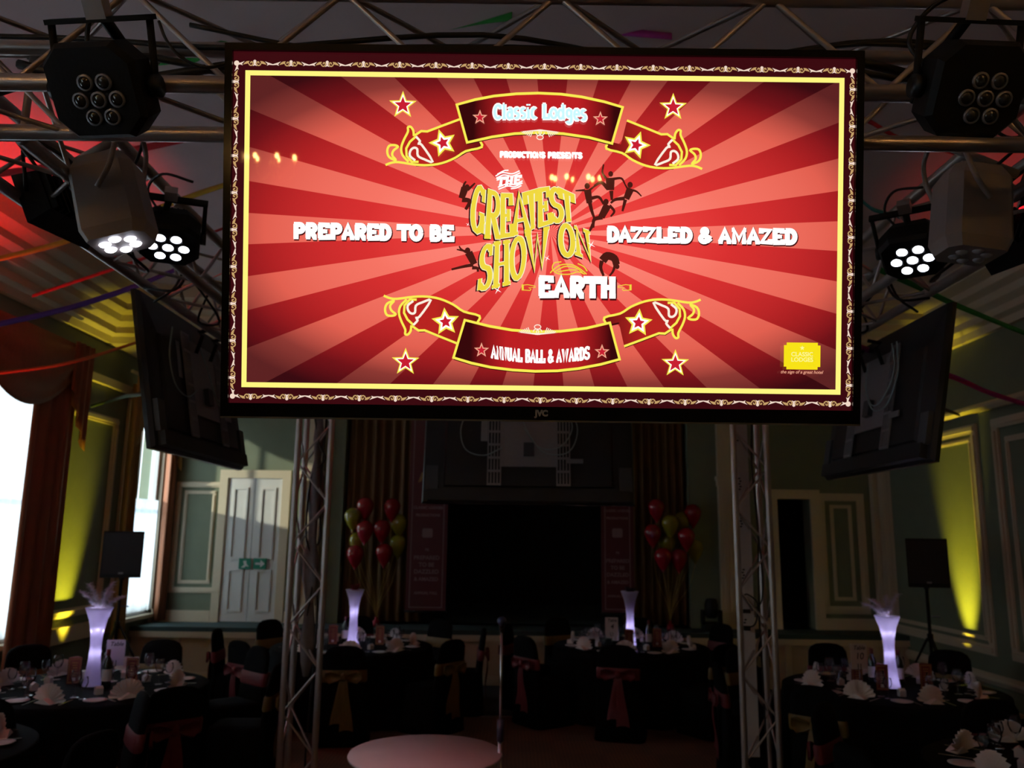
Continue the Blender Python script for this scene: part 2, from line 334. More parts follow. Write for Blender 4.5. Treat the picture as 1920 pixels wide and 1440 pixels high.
def pleats(u0, u1, z0, z1, base, amp, folds, put, gather=None, nz=10):
    """wavy hanging cloth; put(u, depth, z) -> xyz"""
    mb = MB(); nu = folds * 6; v = []; f = []
    for j in range(nz + 1):
        t = j / nz; z = z0 + (z1 - z0) * t; k = gather(t) if gather else 1.0
        for i in range(nu + 1):
            s = i / nu; u = u0 + (u1 - u0) * (.0 + s * k); v.append(put(u, base + amp * math.sin(2 * PI * folds * s) + amp * .35 * math.sin(2 * PI * folds * s * 2.3 + t * 2), z))
    for j in range(nz):
        for i in range(nu): f.append((j * (nu + 1) + i, j * (nu + 1) + i + 1, (j + 1) * (nu + 1) + i + 1, (j + 1) * (nu + 1) + i))
    n0 = len(v); v2 = [put(0, 0, 0)]  # back sheet gives the cloth thickness
    return mb.add(v, f, True)
def cloth(o, t=.006):
    md = o.modifiers.new('thickness', 'SOLIDIFY'); md.thickness = t; return o
for i, (a, b) in enumerate(WINS):
    if i in (2, 1, 0):  # nets of the two unseen windows are added to diffuse the sun
        o = cloth(pleats(a + .02, b - .02, .9, 3.7, XL + .03, .02, 9, lambda u, d, z: (d, u, z)).build('net_curtain', SHEER), .002)
        tag(o, 'sheer white net hanging in the %s' % ('window behind the viewer, added to soften the sun', 'window left of the view, added to soften the sun', 'left edge window')[i], 'curtain')
o = cloth(pleats(11.12, 12.22, .9, 2.45, XL + .03, .02, 8, lambda u, d, z: (d, u, z)).build('net_curtain', SHEER), .002); tag(o, 'added half height net blocking sun in the far corner window', 'curtain')  # added net, keeps the sun off the lower part of the door
CUR = [(8.52, 9.36, RUST, 'dark rust curtain gathered right of the bright left window'), (7.15, 7.53, RUST, 'dark rust curtain at the hidden side of the left window'),
       (10.82, 11.12, GOLD, 'gold curtain gathered left of the far corner window'), (12.12, 12.36, RUST, 'brown curtain in the far left corner')]
for a, b, m, lab in CUR:
    tag(cloth(pleats(a, b, DZ + .03 if a > 11.5 else .05, 3.95, XL + .17, .045, 4, lambda u, d, z: (d, u, z)).build('curtain', m)), lab, 'curtain')
def swag(y0, y1, m, lab, drop=.75):
    mb = MB(); v = []; f = []; NU, NV = 24, 10
    for j in range(NV + 1):
        t = j / NV
        for i in range(NU + 1):
            s = i / NU; sag = 4 * s * (1 - s)
            v.append((XL + .20 + .10 * sag * math.sin(t * PI) + .02 * math.sin(t * 18 + s * 3), y0 + (y1 - y0) * s, 4.12 - t * (.28 + drop * sag * .75) - .02 * math.cos(t * 14)))
    for j in range(NV):
        for i in range(NU): f.append((j * (NU + 1) + i, j * (NU + 1) + i + 1, (j + 1) * (NU + 1) + i + 1, (j + 1) * (NU + 1) + i))
    r = thing('swag_pelmet', lab, 'pelmet', (0, 0, 0)); cloth(mb.add(v, f, True).build('swag', m, r))
    for s_, y in ((0, y0), (1, y1)):                       # cascading tails at each end
        v = []; f = []
        for j in range(9):
            for i in range(13): 
                q = i / 12; z = 4.12 - j / 8 * (.55 + .75 * (q if s_ == 1 else 1 - q) * .9)
                v.append((XL + .24 + .03 * math.sin(q * 20), y - .19 + .38 * q, z))
        for j in range(8):
            for i in range(12): f.append((j * 13 + i, j * 13 + i + 1, (j + 1) * 13 + i + 1, (j + 1) * 13 + i))
        cloth(MB().add(v, f, True).build('tail', m, r))
    MB().tube([(XL + .14, y0 - .15, 4.10), (XL + .14, y1 + .15, 4.10)], .025).build('pole', CREAM, r)
swag(7.35, 9.3, RUST, 'draped rust swag over the bright left window'); swag(10.9, 12.15, GOLD, 'draped gold swag over the far corner window', .6)
STAGEC = mat('brown_stage_curtain', (.15, .075, .026), .7, scale=14, amt=.3, stretch=(3, 3, .3), bump=.2)
# stage curtains inside the opening
for a, b, lab in ((OPEN[0] + .03, OPEN[0] + 1.2, 'brown gold stage curtain behind the left balloons'), (OPEN[1] - 1.0, OPEN[1] - .03, 'brown gold stage curtain behind the right balloons')):
    tag(cloth(pleats(a, b, DZ + .02, 4.15, YF + .16, .05, 8, lambda u, d, z: (u, d, z)).build('stage_curtain', STAGEC)), lab, 'curtain')
# yellow and red LED uplighters on the floor, tight to the walls
def uplighter(x, y, color, e, lab, lens, spot=33, lean=.66):
    s = -1 if x > 0 else 1
    r = thing('uplighter', lab, 'lamp', (x, y, 0))
    MB().lathe([(.085, .03), (.095, .06), (.095, .20), (.10, .205), (.10, .215), (.085, .215)], 18).build('housing', BLACKM, r)
    MB().box((0, 0, .015), (.22, .16, .03)).build('base', BLACKM, r)
    MB().lathe([(.002, .208), (.084, .208), (.084, .212), (.002, .212)], 18).build('lens', lens, r)
    lamp('uplight', 'SPOT', (x, y, .24), e, color, None, (x - s * lean, y, 3.4), .04, math.radians(spot), 1.0)
YL = emat('yellow_led_lens', (255, 210, 40), 4); RL = emat('red_led_lens', (255, 30, 30), 4)
uplighter(XR - .35, 10.15, (1.0, .80, .04), 680, 'black uplighter glowing yellow behind the table with the number 10 sign', YL)
uplighter(XL + .35, 9.85, (1.0, .80, .04), 620, 'black uplighter glowing yellow between the two left windows', YL)
uplighter(XL + .45, 6.3, (1.0, .02, .02), 1100, 'black uplighter glowing red by the left wall', RL, 44, -.1)
uplighter(XR - .45, 6.3, (1.0, .04, .03), 260, 'black uplighter glowing red by the right wall', RL, 44, -.1)
# chandeliers: far pair mirrored in the screen; near pair unseen, added for warm light
BULB = emat('warm_candle_bulb', (255, 190, 110), 120); BRASS = mat('aged_brass', (.45, .30, .10), .3, .9)
for x, y, z, e, lab in ((-2.9, -6.4, 3.40, 110, 'brass chandelier far behind the viewer on the window side'), (.72, -6.3, 3.2, 110, 'brass chandelier far behind the viewer in the middle'), (-2.7, -.8, 3.6, 1300, 'unseen brass chandelier close behind the viewer on the window side'), (2.7, -.8, 3.6, 1300, 'unseen brass chandelier close behind the viewer on the right')):
    r = thing('chandelier', lab, 'chandelier', (x, y, z))
    MB().lathe([(.01, -.25), (.05, -.18), (.03, -.05), (.06, 0), (.02, .1), (.012, .3), (.012, ZC - z)], 12).build('stem', BRASS, r)
    for k in range(7):
        a = 2 * PI * k / 7 + .2; c, s_ = math.cos(a), math.sin(a)
        am = MB().tube(spline([(.03 * c, .03 * s_, -.05), (.15 * c, .15 * s_, -.14), (.27 * c, .27 * s_, -.08), (.29 * c, .29 * s_, .02)]), .008).lathe([(.03, .02), (.035, .03), (.012, .03), (.012, .1)], 10, Matrix.Translation((.29 * c, .29 * s_, 0))).build('arm', BRASS, r)
        MB().ball((.29 * c, .29 * s_, .125), (.022, .022, .034), 10, 6).build('bulb', BULB, am)
    lamp('chandelier_glow', 'POINT', (x, y, z + .03), e, (1.0, .69, .56), None, None, .03)
# ================================================================ televisions
TVW, TVH = 1.470, .858
TVD = TVW * FPX / 1194.0
TVROT = Matrix.Rotation(PI / 2 + PITCH, 3, 'X')
TVC = EYE + ray(1017, 439) * TVD
def P(px, py):
    q = EYE + ray(px, py) * TVD; l = TVROT.transposed() @ (q - TVC); return (l.x, l.y)
PXM = TVW / 1194.0                                        # metres on the panel per photo pixel
def back_shell(r, w, h, m):
    mb = MB(); z = [(-.012, 1.0, 1.0, 0), (-.035, .985, .975, 0), (-.05, .80, .62, -.06), (-.062, .78, .60, -.06)]
    v = []; f = []
    for zz, a, b, dy in z: v += [(-w / 2 * a, -h / 2 * b + dy * h, zz), (w / 2 * a, -h / 2 * b + dy * h, zz), (w / 2 * a, h / 2 * b + dy * h, zz), (-w / 2 * a, h / 2 * b + dy * h, zz)]
    for k in range(3):
        for i in range(4): f.append((k * 4 + i, k * 4 + (i + 1) % 4, k * 4 + 4 + (i + 1) % 4, k * 4 + 4 + i)[::-1])
    f += [(0, 1, 2, 3), (15, 14, 13, 12)]
    mb.add(v, f).build('back_panel', m, r)
def bezel(r, w, h, side, top, bot, m):
    mb = MB(); z0, z1 = -.012, .010
    for a, b in (((-w / 2, -h / 2), (w / 2, -h / 2 + bot)), ((-w / 2, h / 2 - top), (w / 2, h / 2)), ((-w / 2, -h / 2 + bot), (-w / 2 + side, h / 2 - top)), ((w / 2 - side, -h / 2 + bot), (w / 2, h / 2 - top))): mb.span((a[0], a[1], z0), (b[0], b[1], z1))
    return mb.build('bezel', m, r)
TVM = Matrix.Translation(TVC) @ TVROT.to_4x4()
GLOSSB = mat('gloss_black_bezel', (.004, .004, .004), .12, scale=60, amt=.2, coat=.3)
tv = thing('television', 'large flat television facing the viewer showing a red circus poster', 'television', M=TVM)
bz = bezel(tv, TVW, TVH, 14 * PXM, 13 * PXM, 25 * PXM, GLOSSB)
MB().span((-TVW / 2, -TVH / 2 - .004, -.010), (TVW / 2, -TVH / 2, .011)).build('bottom_trim', mat('silver_trim', (.5, .48, .44), .25, .9), tv)
back_shell(tv, TVW, TVH, BLACK)
lx, ly = P(1015, 775)
text_mesh('JVC', 15 * PXM, mat('brand_grey', (.30, .28, .27), .5), bz, Matrix.Translation((lx, ly, .0105)), 'brand_lettering', .0012)
# the lit panel: sunburst with a vignette, as the poster has it
def sunburst():
    m = bpy.data.materials.new('sunburst_picture'); m.use_nodes = True; nt = m.node_tree; N = nt.nodes; L = nt.links; p = N['Principled BSDF']
    tc = N.new('ShaderNodeTexCoord'); sx = N.new('ShaderNodeSeparateXYZ'); L.new(tc.outputs['Object'], sx.inputs[0])
    def mth(op, a, b=None, c=None):
        n = N.new('ShaderNodeMath'); n.operation = op
        for i, q in enumerate((a, b, c)):
            if q is None: continue
            if isinstance(q, (int, float)): n.inputs[i].default_value = q
            else: L.new(q, n.inputs[i])
        return n.outputs[0]
    cx, cy = P(1032, 436)
    x = mth('SUBTRACT', sx.outputs[0], cx); y = mth('SUBTRACT', sx.outputs[1], cy)
    ang = mth('ARCTAN2', mth('MULTIPLY', y, 1.38), x); s = mth('COSINE', mth('MULTIPLY', ang, 22.0))
    k = mth('ADD', mth('MULTIPLY', s, 22.0), .5); k = mth('MINIMUM', mth('MAXIMUM', k, 0.0), 1.0)
    # elliptical distance, 1 at the corners
    e = mth('ADD', mth('POWER', mth('ABSOLUTE', mth('DIVIDE', x, .86)), 3.0), mth('POWER', mth('ABSOLUTE', mth('DIVIDE', y, .405)), 2.2))
    def ramp(st):
        r = N.new('ShaderNodeValToRGB'); el = r.color_ramp.elements
        while len(el) > 1: el.remove(el[0])
        el[0].position = st[0][0]; el[0].color = lin(st[0][1])
        for pos, c in st[1:]: q = el.new(pos); q.color = lin(c)
        L.new(e, r.inputs[0]); return r.outputs[0]
    lightc = ramp([(0, (255, 132, 118)), (.12, (246, 116, 100)), (.45, (226, 96, 80)), (.72, (140, 56, 50)), (1, (92, 34, 34))])
    darkc = ramp([(0, (238, 66, 62)), (.12, (216, 48, 48)), (.45, (172, 32, 34)), (.72, (112, 18, 24)), (1, (56, 10, 16))])
    mx = N.new('ShaderNodeMix'); mx.data_type = 'RGBA'; L.new(k, mx.inputs['Factor']); L.new(darkc, mx.inputs['A']); L.new(lightc, mx.inputs['B'])
    p.inputs['Base Color'].default_value = (.004, .004, .004, 1); p.inputs['Roughness'].default_value = .02; p.inputs['Specular IOR Level'].default_value = .35
    L.new(mx.outputs['Result'], p.inputs['Emission Color']); p.inputs['Emission Strength'].default_value = 1.0
    return m
def rect(mb, a, b, z): mb.add([(a[0], a[1], z), (b[0], a[1], z), (b[0], b[1], z), (a[0], b[1], z)], [(0, 1, 2, 3)])
PW, PH = TVW / 2 - 13.5 * PXM, TVH / 2 - 12.5 * PXM
mb = MB(); mb.span((-PW, -TVH / 2 + 24.5 * PXM, -.004), (PW, PH, 0)); SCR = mb.build('screen', emat('picture_margin', (58, 10, 16)), tv)
LZ = [.0003]
def layer(): LZ[0] += .00025; return LZ[0]
def poly(mb, pts, z): mb.add([(a, b, z) for a, b in pts], [tuple(range(len(pts)))])
def stroke(mb, pts, w, z, closed=False):
    """flat band of width w (or a list of widths) along a polyline"""
    pts = [Vector(p) for p in pts]; n = len(pts); L_, R_ = [], []
    for i in range(n):
        a = pts[(i - 1) % n] if closed or i else pts[0]; c = pts[(i + 1) % n] if closed or i < n - 1 else pts[-1]; b = pts[i]
        d1 = (b - a).normalized() if (b - a).length > 1e-9 else None; d2 = (c - b).normalized() if (c - b).length > 1e-9 else None
        d1 = d1 or d2; d2 = d2 or d1; nn = Vector((-(d1 + d2).y, (d1 + d2).x)); 
        if nn.length < 1e-6: nn = Vector((-d1.y, d1.x))
        nn.normalize(); cosn = max(.80, nn.dot(Vector((-d1.y, d1.x)))); q = (w[i] if isinstance(w, (list, tuple)) else w) / 2 / cosn
        L_.append(b + nn * q); R_.append(b - nn * q)
    v = [(p.x, p.y, z) for p in L_] + [(p.x, p.y, z) for p in R_]
    mb.add(v, [(n + i, n + (i + 1) % n, (i + 1) % n, i) for i in range(n if closed else n - 1)])
# frame line and sunburst
q = [P(459, 131), P(1583, 147), P(1576, 739), P(454, 727)]
fx, fy = (q[1][0] - q[0][0] + q[2][0] - q[3][0]) / 4, (q[0][1] - q[3][1] + q[1][1] - q[2][1]) / 4
ox, oy = sum(p[0] for p in q) / 4, sum(p[1] for p in q) / 4
mb = MB(); rect(mb, (ox - fx, oy - fy), (ox + fx, oy + fy), layer()); mb.build('frame_line', emat('poster_yellow_line', (255, 246, 128)), SCR)
t = 9.5 * PXM; mb = MB(); rect(mb, (ox - fx + t, oy - fy + t), (ox + fx - t, oy + fy - t), layer()); mb.build('sunburst', sunburst(), SCR)
# ornament border: repeating scroll motifs
OG, OW = emat('ornament_gold', (196, 158, 104)), emat('ornament_white', (240, 214, 196))
def motif_mesh():
    mb = MB(); u = PXM
    for s in (-1, 1):
        stroke(mb, [(s * u * (6.5 + (5.2 - .42 * i) * math.cos(i * .62)), u * (-.5 + (5.6 - .42 * i) * math.sin(i * .62))) for i in range(12)], 2.1 * u, 0)
        poly(mb, [(s * x * u, y * u) for x, y in ((10, -4.5), (15, -4), (19, -1.5), (22, 2.5), (16.5, 1.2), (12, 0))], 0)
    ng = len(mb.f)
    for s in (-1, 1): poly(mb, [(s * x * u, y * u) for x, y in ((19, -4), (24, -2.0), (34, 1.2), (34, 3.0), (27, 2.4), (22.5, 4.0), (24, 1))], .0001)
    poly(mb, [(x * u, y * u) for x, y in ((-3, -5), (0, -7), (3, -5), (1.6, 1), (4.2, 5.2), (0, 3.6), (-4.2, 5.2), (-1.6, 1))], .0001)
    me = mb.mesh('border_motif'); me.materials.append(OG); me.materials.append(OW)
    for i, p in enumerate(me.polygons): p.material_index = 0 if i < ng else 1
    return me
MOT = motif_mesh(); z = layer()
bt, bb = P(1020, 126)[1], P(1015, 750)[1]; bl, br = P(440, 440)[0], P(1594, 440)[0]
def put_motif(x, y, ang): link('border_motif', MOT, SCR, Matrix.Translation((x, y, z)) @ Matrix.Rotation(ang, 4, 'Z'))
for k in range(17):
    x = bl + (br - bl) * (k + .5) / 17; put_motif(x, bt, PI); put_motif(x, bb, 0)
for k in range(9):
    y = bb + (bt - bb) * (k + .5) / 9; put_motif(bl, y, -PI / 2); put_motif(br, y, PI / 2)
for x in (bl, br):
    for y in (bt, bb): mb = MB(); poly(mb, arc(x, y, 5 * PXM, 5 * PXM, 0, 324, 9), z); mb.build('border_corner', OW, SCR)
# colours of the poster
E_Y, E_W, E_R, E_DK, E_CY = emat('poster_yellow', (250, 236, 84)), emat('poster_white', (255, 250, 246), 1.25), emat('poster_red', (200, 30, 50)), emat('poster_shadow', (66, 10, 14)), emat('poster_cyan', (196, 240, 250), 1.1)
E_PK, E_BR, E_GD, E_OR = emat('poster_pink', (244, 168, 140)), emat('poster_brown', (58, 16, 14)), emat('poster_gold', (240, 216, 64)), emat('poster_orange', (232, 84, 40))
def band_mat(name, mid, end, half):
    m = bpy.data.materials.new(name); m.use_nodes = True; N = m.node_tree.nodes; L = m.node_tree.links; p = N['Principled BSDF']
    tc = N.new('ShaderNodeTexCoord'); sx = N.new('ShaderNodeSeparateXYZ'); ab = N.new('ShaderNodeMath'); ab.operation = 'ABSOLUTE'; dv = N.new('ShaderNodeMath'); dv.operation = 'DIVIDE'; dv.inputs[1].default_value = half
    r = N.new('ShaderNodeValToRGB'); e = r.color_ramp.elements; e[0].position = .45; e[0].color = lin(mid); e[1].position = .92; e[1].color = lin(end)
    L.new(tc.outputs['Object'], sx.inputs[0]); L.new(sx.outputs[0], ab.inputs[0]); L.new(ab.outputs[0], dv.inputs[0]); L.new(dv.outputs[0], r.inputs[0]); L.new(r.outputs[0], p.inputs['Emission Color'])
    p.inputs['Base Color'].default_value = (.004, .004, .004, 1); p.inputs['Roughness'].default_value = .04; p.inputs['Emission Strength'].default_value = 1; return m
E_BAND = band_mat('banner_red', (188, 30, 34), (54, 6, 10), 143 * PXM); E_TAIL = band_mat('banner_tail_red', (60, 8, 12), (184, 36, 32), 215 * PXM)
def C2(pts): return [P(710 + a * .125, 160 + b * .125) for a, b in pts]
def C3(pts): return [P(700 + a * .3229, 160 + b * .3229) for a, b in pts]
tail_fill = C2([(560, 745), (640, 690), (730, 695), (980, 600), (1250, 500), (1330, 860), (1510, 820), (1545, 930), (1310, 990), (1150, 1085), (950, 1165), (750, 1198), (550, 1190), (420, 1050), (420, 940), (470, 850)])
leaf_fill = C2([(530, 760), (520, 680), (480, 625), (440, 635), (440, 700), (380, 820), (340, 940), (360, 1050), (440, 1150), (420, 1050), (430, 930), (480, 840)])
strokes = [([(1250, 500), (980, 600), (730, 695), (640, 690), (540, 755)], 0), ([(1510, 820), (1545, 930), (1310, 990), (1150, 1090), (950, 1170), (750, 1200), (550, 1192), (300, 1155), (190, 1165), (105, 1198)], 0),
           ([(530, 765), (520, 680), (480, 625), (440, 635), (440, 700), (380, 820), (340, 940), (360, 1050), (450, 1150)], 0), ([(560, 770), (470, 850), (415, 950), (420, 1060), (500, 1150), (600, 1150)], 0),
           ([(270, 1135), (160, 1080), (130, 990), (160, 910), (240, 900), (290, 925), (225, 980), (205, 1050), (260, 1120)], 0), ([(560, 770), (620, 840), (600, 880), (650, 900), (810, 1145), (680, 1110), (590, 1060), (580, 960), (530, 940), (480, 980), (470, 1060), (550, 1130)], 1)]
top_edge = C3([(485, 115), (590, 86), (700, 65), (830, 52), (960, 48), (1090, 54), (1210, 70), (1340, 98), (1447, 130)])
bot_edge = C3([(1385, 340), (1250, 305), (1100, 283), (960, 277), (820, 283), (690, 302), (545, 334)])
xm = ox
def mir(pts, fu, fv):
    out = [((2 * xm - a) if fu else a, (2 * oy - b) if fv else b) for a, b in pts]; return out[::-1] if fu != fv else out
def star_pts(c, r, r2, rot=90, n=5): return [(c[0] + (r if i % 2 == 0 else r2) * math.cos(math.radians(rot + i * 180 / n)), c[1] + (r if i % 2 == 0 else r2) * math.sin(math.radians(rot + i * 180 / n))) for i in range(2 * n)]
def star(c, r, rings, rot=90, n=5, inner=.42):
    root = None
    for k, (s, m) in enumerate(rings):
        mb = MB(); poly(mb, star_pts(c, r * s * PXM, r * s * inner * PXM, rot, n), layer() if k == 0 else LZ[0] + .0001 * k); o = mb.build('star' if k == 0 else 'star_inner', m, SCR)
for fv in (0, 1):
    for fu in (0, 1):
        z0 = layer(); mb = MB(); sh = mir(tail_fill, fu, fv); poly(mb, [(a + .002, b - .004) for a, b in sh], z0); mb.build('ribbon_shadow', E_DK, SCR)
        z0 = layer(); mb = MB(); poly(mb, sh, z0); poly(mb, mir(leaf_fill, fu, fv), z0); mb.build('ribbon_tail', E_TAIL, SCR)
        z0 = layer(); my, mw = MB(), MB()
        for s_, wh in strokes: stroke(mw if wh else my, [tuple(p) for p in spline(mir(C2(s_), fu, fv), 3)] if len(s_) > 6 else mir(C2(s_), fu, fv), 4.3 * PXM, z0 + (.0001 if wh else 0))
        my.build('ribbon_edge', E_Y, SCR); mw.build('ribbon_scroll', emat('poster_cream', (255, 240, 222)), SCR)
    z0 = layer(); band = top_edge + bot_edge; band = mir(band, 0, fv); mb = MB(); poly(mb, [(a, b - .005) for a, b in band], z0); mb.build('ribbon_shadow', E_DK, SCR)
    z0 = layer(); mb = MB(); poly(mb, band, z0); mb.build('ribbon', E_BAND, SCR)
    z0 = layer(); mb = MB(); stroke(mb, band, 5 * PXM, z0, True); mb.build('ribbon_edge', E_Y, SCR)
    # small filigree in the middle of the inner edge
    z0 = layer(); mb = MB(); c0 = C3([(968, 280)])[0]; c0 = mir([c0], 0, fv)[0]; s = 1 if fv == 0 else -1
    for k in (-1, 1):
        stroke(mb, [(c0[0] + k * (3 + 5 * math.cos(a / 4)) * PXM, c0[1] + s * (1 - 5 * math.sin(a / 4)) * PXM) for a in range(0, 22)], 1.6 * PXM, z0)
        for j in range(6): stroke(mb, [(c0[0] + k * (14 + j * 3) * PXM, c0[1] + s * 3 * PXM), (c0[0] + k * (18 + j * 3.2) * PXM, c0[1] - s * (7 - j * 1.4) * PXM)], 1.6 * PXM, z0)
    poly(mb, [(c0[0] + a * PXM, c0[1] + s * b * PXM) for a, b in ((-38, 2.5), (0, 7), (38, 2.5), (0, 3.5))], z0); stroke(mb, [(c0[0] + 6 * math.cos(a / 3) * PXM, c0[1] - s * (8 + 4 * math.sin(a / 3)) * PXM) for a in range(20)], 1.6 * PXM, z0)
    mb.build('filigree', emat('poster_cream', (255, 240, 222)), SCR)
for x, y in ((756, 199), (1261, 203), (761, 679), (1265, 682)): star(P(x, y), 25, ((1.08, E_Y), (.84, E_W), (.66, E_R)))
for x, y, r in ((900, 222, 0), (1125, 225, 0), (903, 657, 0), (1128, 660, 0)): star(P(x, y), 14, ((1.05, E_PK), (.66, E_R)))
for x, y, rot in ((831, 270, 108), (1192, 274, 72), (836, 604, 96), (1196, 606, 86)): star(P(x, y), 27, ((1.0, E_Y), (.74, E_W), (.45, E_R)), rot, 5, .48)
# ---- slab-serif letters drawn as strokes in a unit box
def _h(x, y, w_=.46): return [(x - w_ / 2, y), (x + w_ / 2, y)]
G = {
 'A': [[(.1, .03), (.5, .97), (.9, .03)], [(.26, .34), (.74, .34)], _h(.12, .05, .4), _h(.88, .05, .4)],
 'B': [[(.22, 0), (.22, 1)], [(.05, .95), (.55, .95)] + arc(.58, .74, .24, .21, 90, -90, 6) + [(.22, .53)], [(.22, .53)] + arc(.6, .29, .28, .24, 90, -90, 6) + [(.05, .05)]],
 'C': [arc(.55, .5, .42, .45, 40, 320, 14), [(.88, .95), (.88, .66)]],
 'D': [[(.22, 0), (.22, 1)], [(.05, .95), (.45, .95)] + arc(.45, .5, .45, .45, 90, -90, 10) + [(.05, .05)]],
 'E': [[(.22, 0), (.22, 1)], [(.05, .95), (.88, .95), (.88, .72)], [(.22, .5), (.66, .5)], [(.66, .36), (.66, .64)], [(.05, .05), (.92, .05), (.92, .30)]],
 'G': [arc(.52, .5, .42, .45, 45, 335, 14), [(.58, .42), (1.0, .42)], [(.86, .42), (.86, .05)], [(.86, .95), (.86, .68)]],
 'H': [[(.2, 0), (.2, 1)], [(.8, 0), (.8, 1)], [(.2, .5), (.8, .5)], _h(.2, .05), _h(.2, .95), _h(.8, .05), _h(.8, .95)],
 'I': [[(.5, 0), (.5, 1)], _h(.5, .05, .8), _h(.5, .95, .8)],
 'L': [[(.25, 0), (.25, 1)], _h(.25, .95, .46), [(.02, .05), (.92, .05), (.92, .36)]],
 'M': [[(.16, 0), (.16, .97), (.5, .25), (.84, .97), (.84, 0)], _h(.16, .05, .3), _h(.84, .05, .3), _h(.1, .95, .2), _h(.9, .95, .2)],
 'N': [[(.18, 0), (.18, .95), (.82, .05), (.82, 1)], _h(.18, .05), _h(.1, .95, .2), _h(.82, .95)],
 'O': [arc(.5, .5, .42, .45, 0, 360, 20)],
 'P': [[(.24, 0), (.24, 1)], [(.05, .95), (.55, .95)] + arc(.58, .70, .3, .25, 90, -90, 8) + [(.24, .45)], _h(.24, .05, .46)],
 'R': [[(.22, 0), (.22, 1)], [(.04, .95), (.55, .95)] + arc(.57, .72, .28, .23, 90, -90, 8) + [(.22, .49)], [(.5, .49), (.82, .05), (1.0, .05)], _h(.22, .05, .4)],
 'S': [arc(.5, .725, .36, .225, 30, 250, 10) + arc(.5, .275, .38, .225, 80, -150, 10)[1:], [(.84, .97), (.84, .72)], [(.14, .03), (.14, .28)]],
 'T': [[(.5, 0), (.5, .95)], [(.06, .68), (.06, .95), (.94, .95), (.94, .68)], _h(.5, .05, .46)],
 'U': [[(.2, 1), (.2, .3)] + arc(.5, .3, .3, .25, 180, 360, 8) + [(.8, 1)], _h(.2, .95), _h(.8, .95)],
 'W': [[(.12, 1), (.3, .04), (.5, .85), (.7, .04), (.88, 1)], _h(.12, .95, .26), _h(.88, .95, .26)],
 'Y': [[(.1, 1), (.5, .45), (.9, 1)], [(.5, .45), (.5, 0)], _h(.5, .05, .4), _h(.12, .95, .26), _h(.88, .95, .26)],
 'Z': [[(.1, .7), (.1, .95), (.88, .95), (.12, .05), (.92, .05), (.92, .3)]],
 '&': [[(.95, .05), (.30, .72)] + arc(.45, .80, .18, .16, 190, -20, 8) + [(.2, .42)] + arc(.40, .26, .30, .22, 150, 330, 8) + [(.9, .5)]],
 'c': [arc(.52, .36, .4, .32, 50, 320, 12)], 'o': [arc(.5, .36, .42, .32, 0, 360, 16)], 'l': [[(.5, 0), (.5, 1)], _h(.5, .04, .9), _h(.35, .97, .5)],
 'i': [[(.5, 0), (.5, .62)], _h(.5, .04, .9), _h(.35, .62, .5), [(.5, .88), (.5, .99)]], 's': [arc(.5, .52, .32, .16, 30, 250, 8) + arc(.5, .2, .34, .17, 80, -150, 8)[1:]],
 'a': [arc(.45, .25, .34, .22, 0, 360, 12), [(.8, 0), (.8, .5)] + arc(.5, .5, .3, .18, 0, 140, 6), _h(.88, .04, .3)], 'd': [arc(.42, .33, .34, .30, 0, 360, 14), [(.78, 0), (.78, 1)], _h(.7, .97, .3), _h(.88, .04, .26)],
 'e': [[(.12, .38), (.88, .38)] + arc(.5, .36, .4, .32, 5, 310, 12)], 'g': [arc(.46, .42, .32, .24, 0, 360, 12), [(.8, .66), (.8, .0)] + arc(.48, -.04, .32, .2, 0, -160, 8)]}
WID = {'I': .55, 'M': 1.3, 'W': 1.35, ' ': .55, '&': 1.05, 'l': .5, 'i': .5, 'c': .75, 's': .72, 'a': .82, 'o': .85, 'e': .8, 'd': .9, 'g': .9, 'L': .9}
def glyph(mb, ch, quad, tw, th, z, shift=(0, 0)):
    """quad: TL, TR, BR, BL on the panel; tw stroke width in metres (letters are warped into the quad)"""
    TL, TR, BR, BL = (Vector(p) for p in quad); wd = ((TR - TL).length + (BR - BL).length) / 2; hg = ((TL - BL).length + (TR - BR).length) / 2
    tmp = MB()
    for s_ in G[ch]:
        pts = [(a * wd, b * hg) for a, b in s_]; stroke(tmp, pts, tw if len(s_) > 2 or abs(s_[0][1] - s_[1][1]) > .3 else th, 0)
    vs = []
    for x, y, _ in tmp.v:
        a, b = x / wd, y / hg; p = (BL * (1 - a) + BR * a) * (1 - b) + (TL * (1 - a) + TR * a) * b; vs.append((p.x + shift[0], p.y + shift[1], z))
    mb.add(vs, tmp.f)
def write(s, x0, x1, base, hgt, layers, name='lettering', skew=0.0):
    """letters along a pixel line; base(x) gives the baseline y, hgt(x) the height; layers: (material, stroke px, grow px, dx, dy)"""
    tot = sum(WID.get(c, 1) for c in s); sc = (x1 - x0) / tot
    for m, tw, grow, dx, dy in layers:
        mb = MB(); z = layer(); x = x0
        for c in s:
            w_ = WID.get(c, 1) * sc
            if c != ' ':
                a, b = x + w_ * .05, x + w_ * .95; ya, yb, ha, hb = base(a), base(b), hgt(a), hgt(b)
                glyph(mb, c, [P(a + skew * ha, ya - ha), P(b + skew * hb, yb - hb), P(b, yb), P(a, ya)], (tw + grow) * PXM, (tw * .75 + grow) * PXM, z, (dx * PXM, -dy * PXM))
            x += w_
        mb.build(name, m, SCR)
cst = lambda v: (lambda x: v)
sl = lambda y0, x0, k: (lambda x: y0 + (x - x0) * k)
E_LT = emat('poster_letter_pink', (252, 206, 196))
write('PREPARED TO BE', 551, 851, sl(447, 551, .017), cst(26), ((E_DK, 6.4, 5.2, 1, 1.6), (E_W, 6.4, 3.2, 0, 0)))
write('DAZZLED & AMAZED', 1136, 1491, sl(453, 1136, .014), cst(25), ((E_DK, 6.4, 5.2, 1, 1.6), (E_W, 6.4, 3.2, 0, 0)))
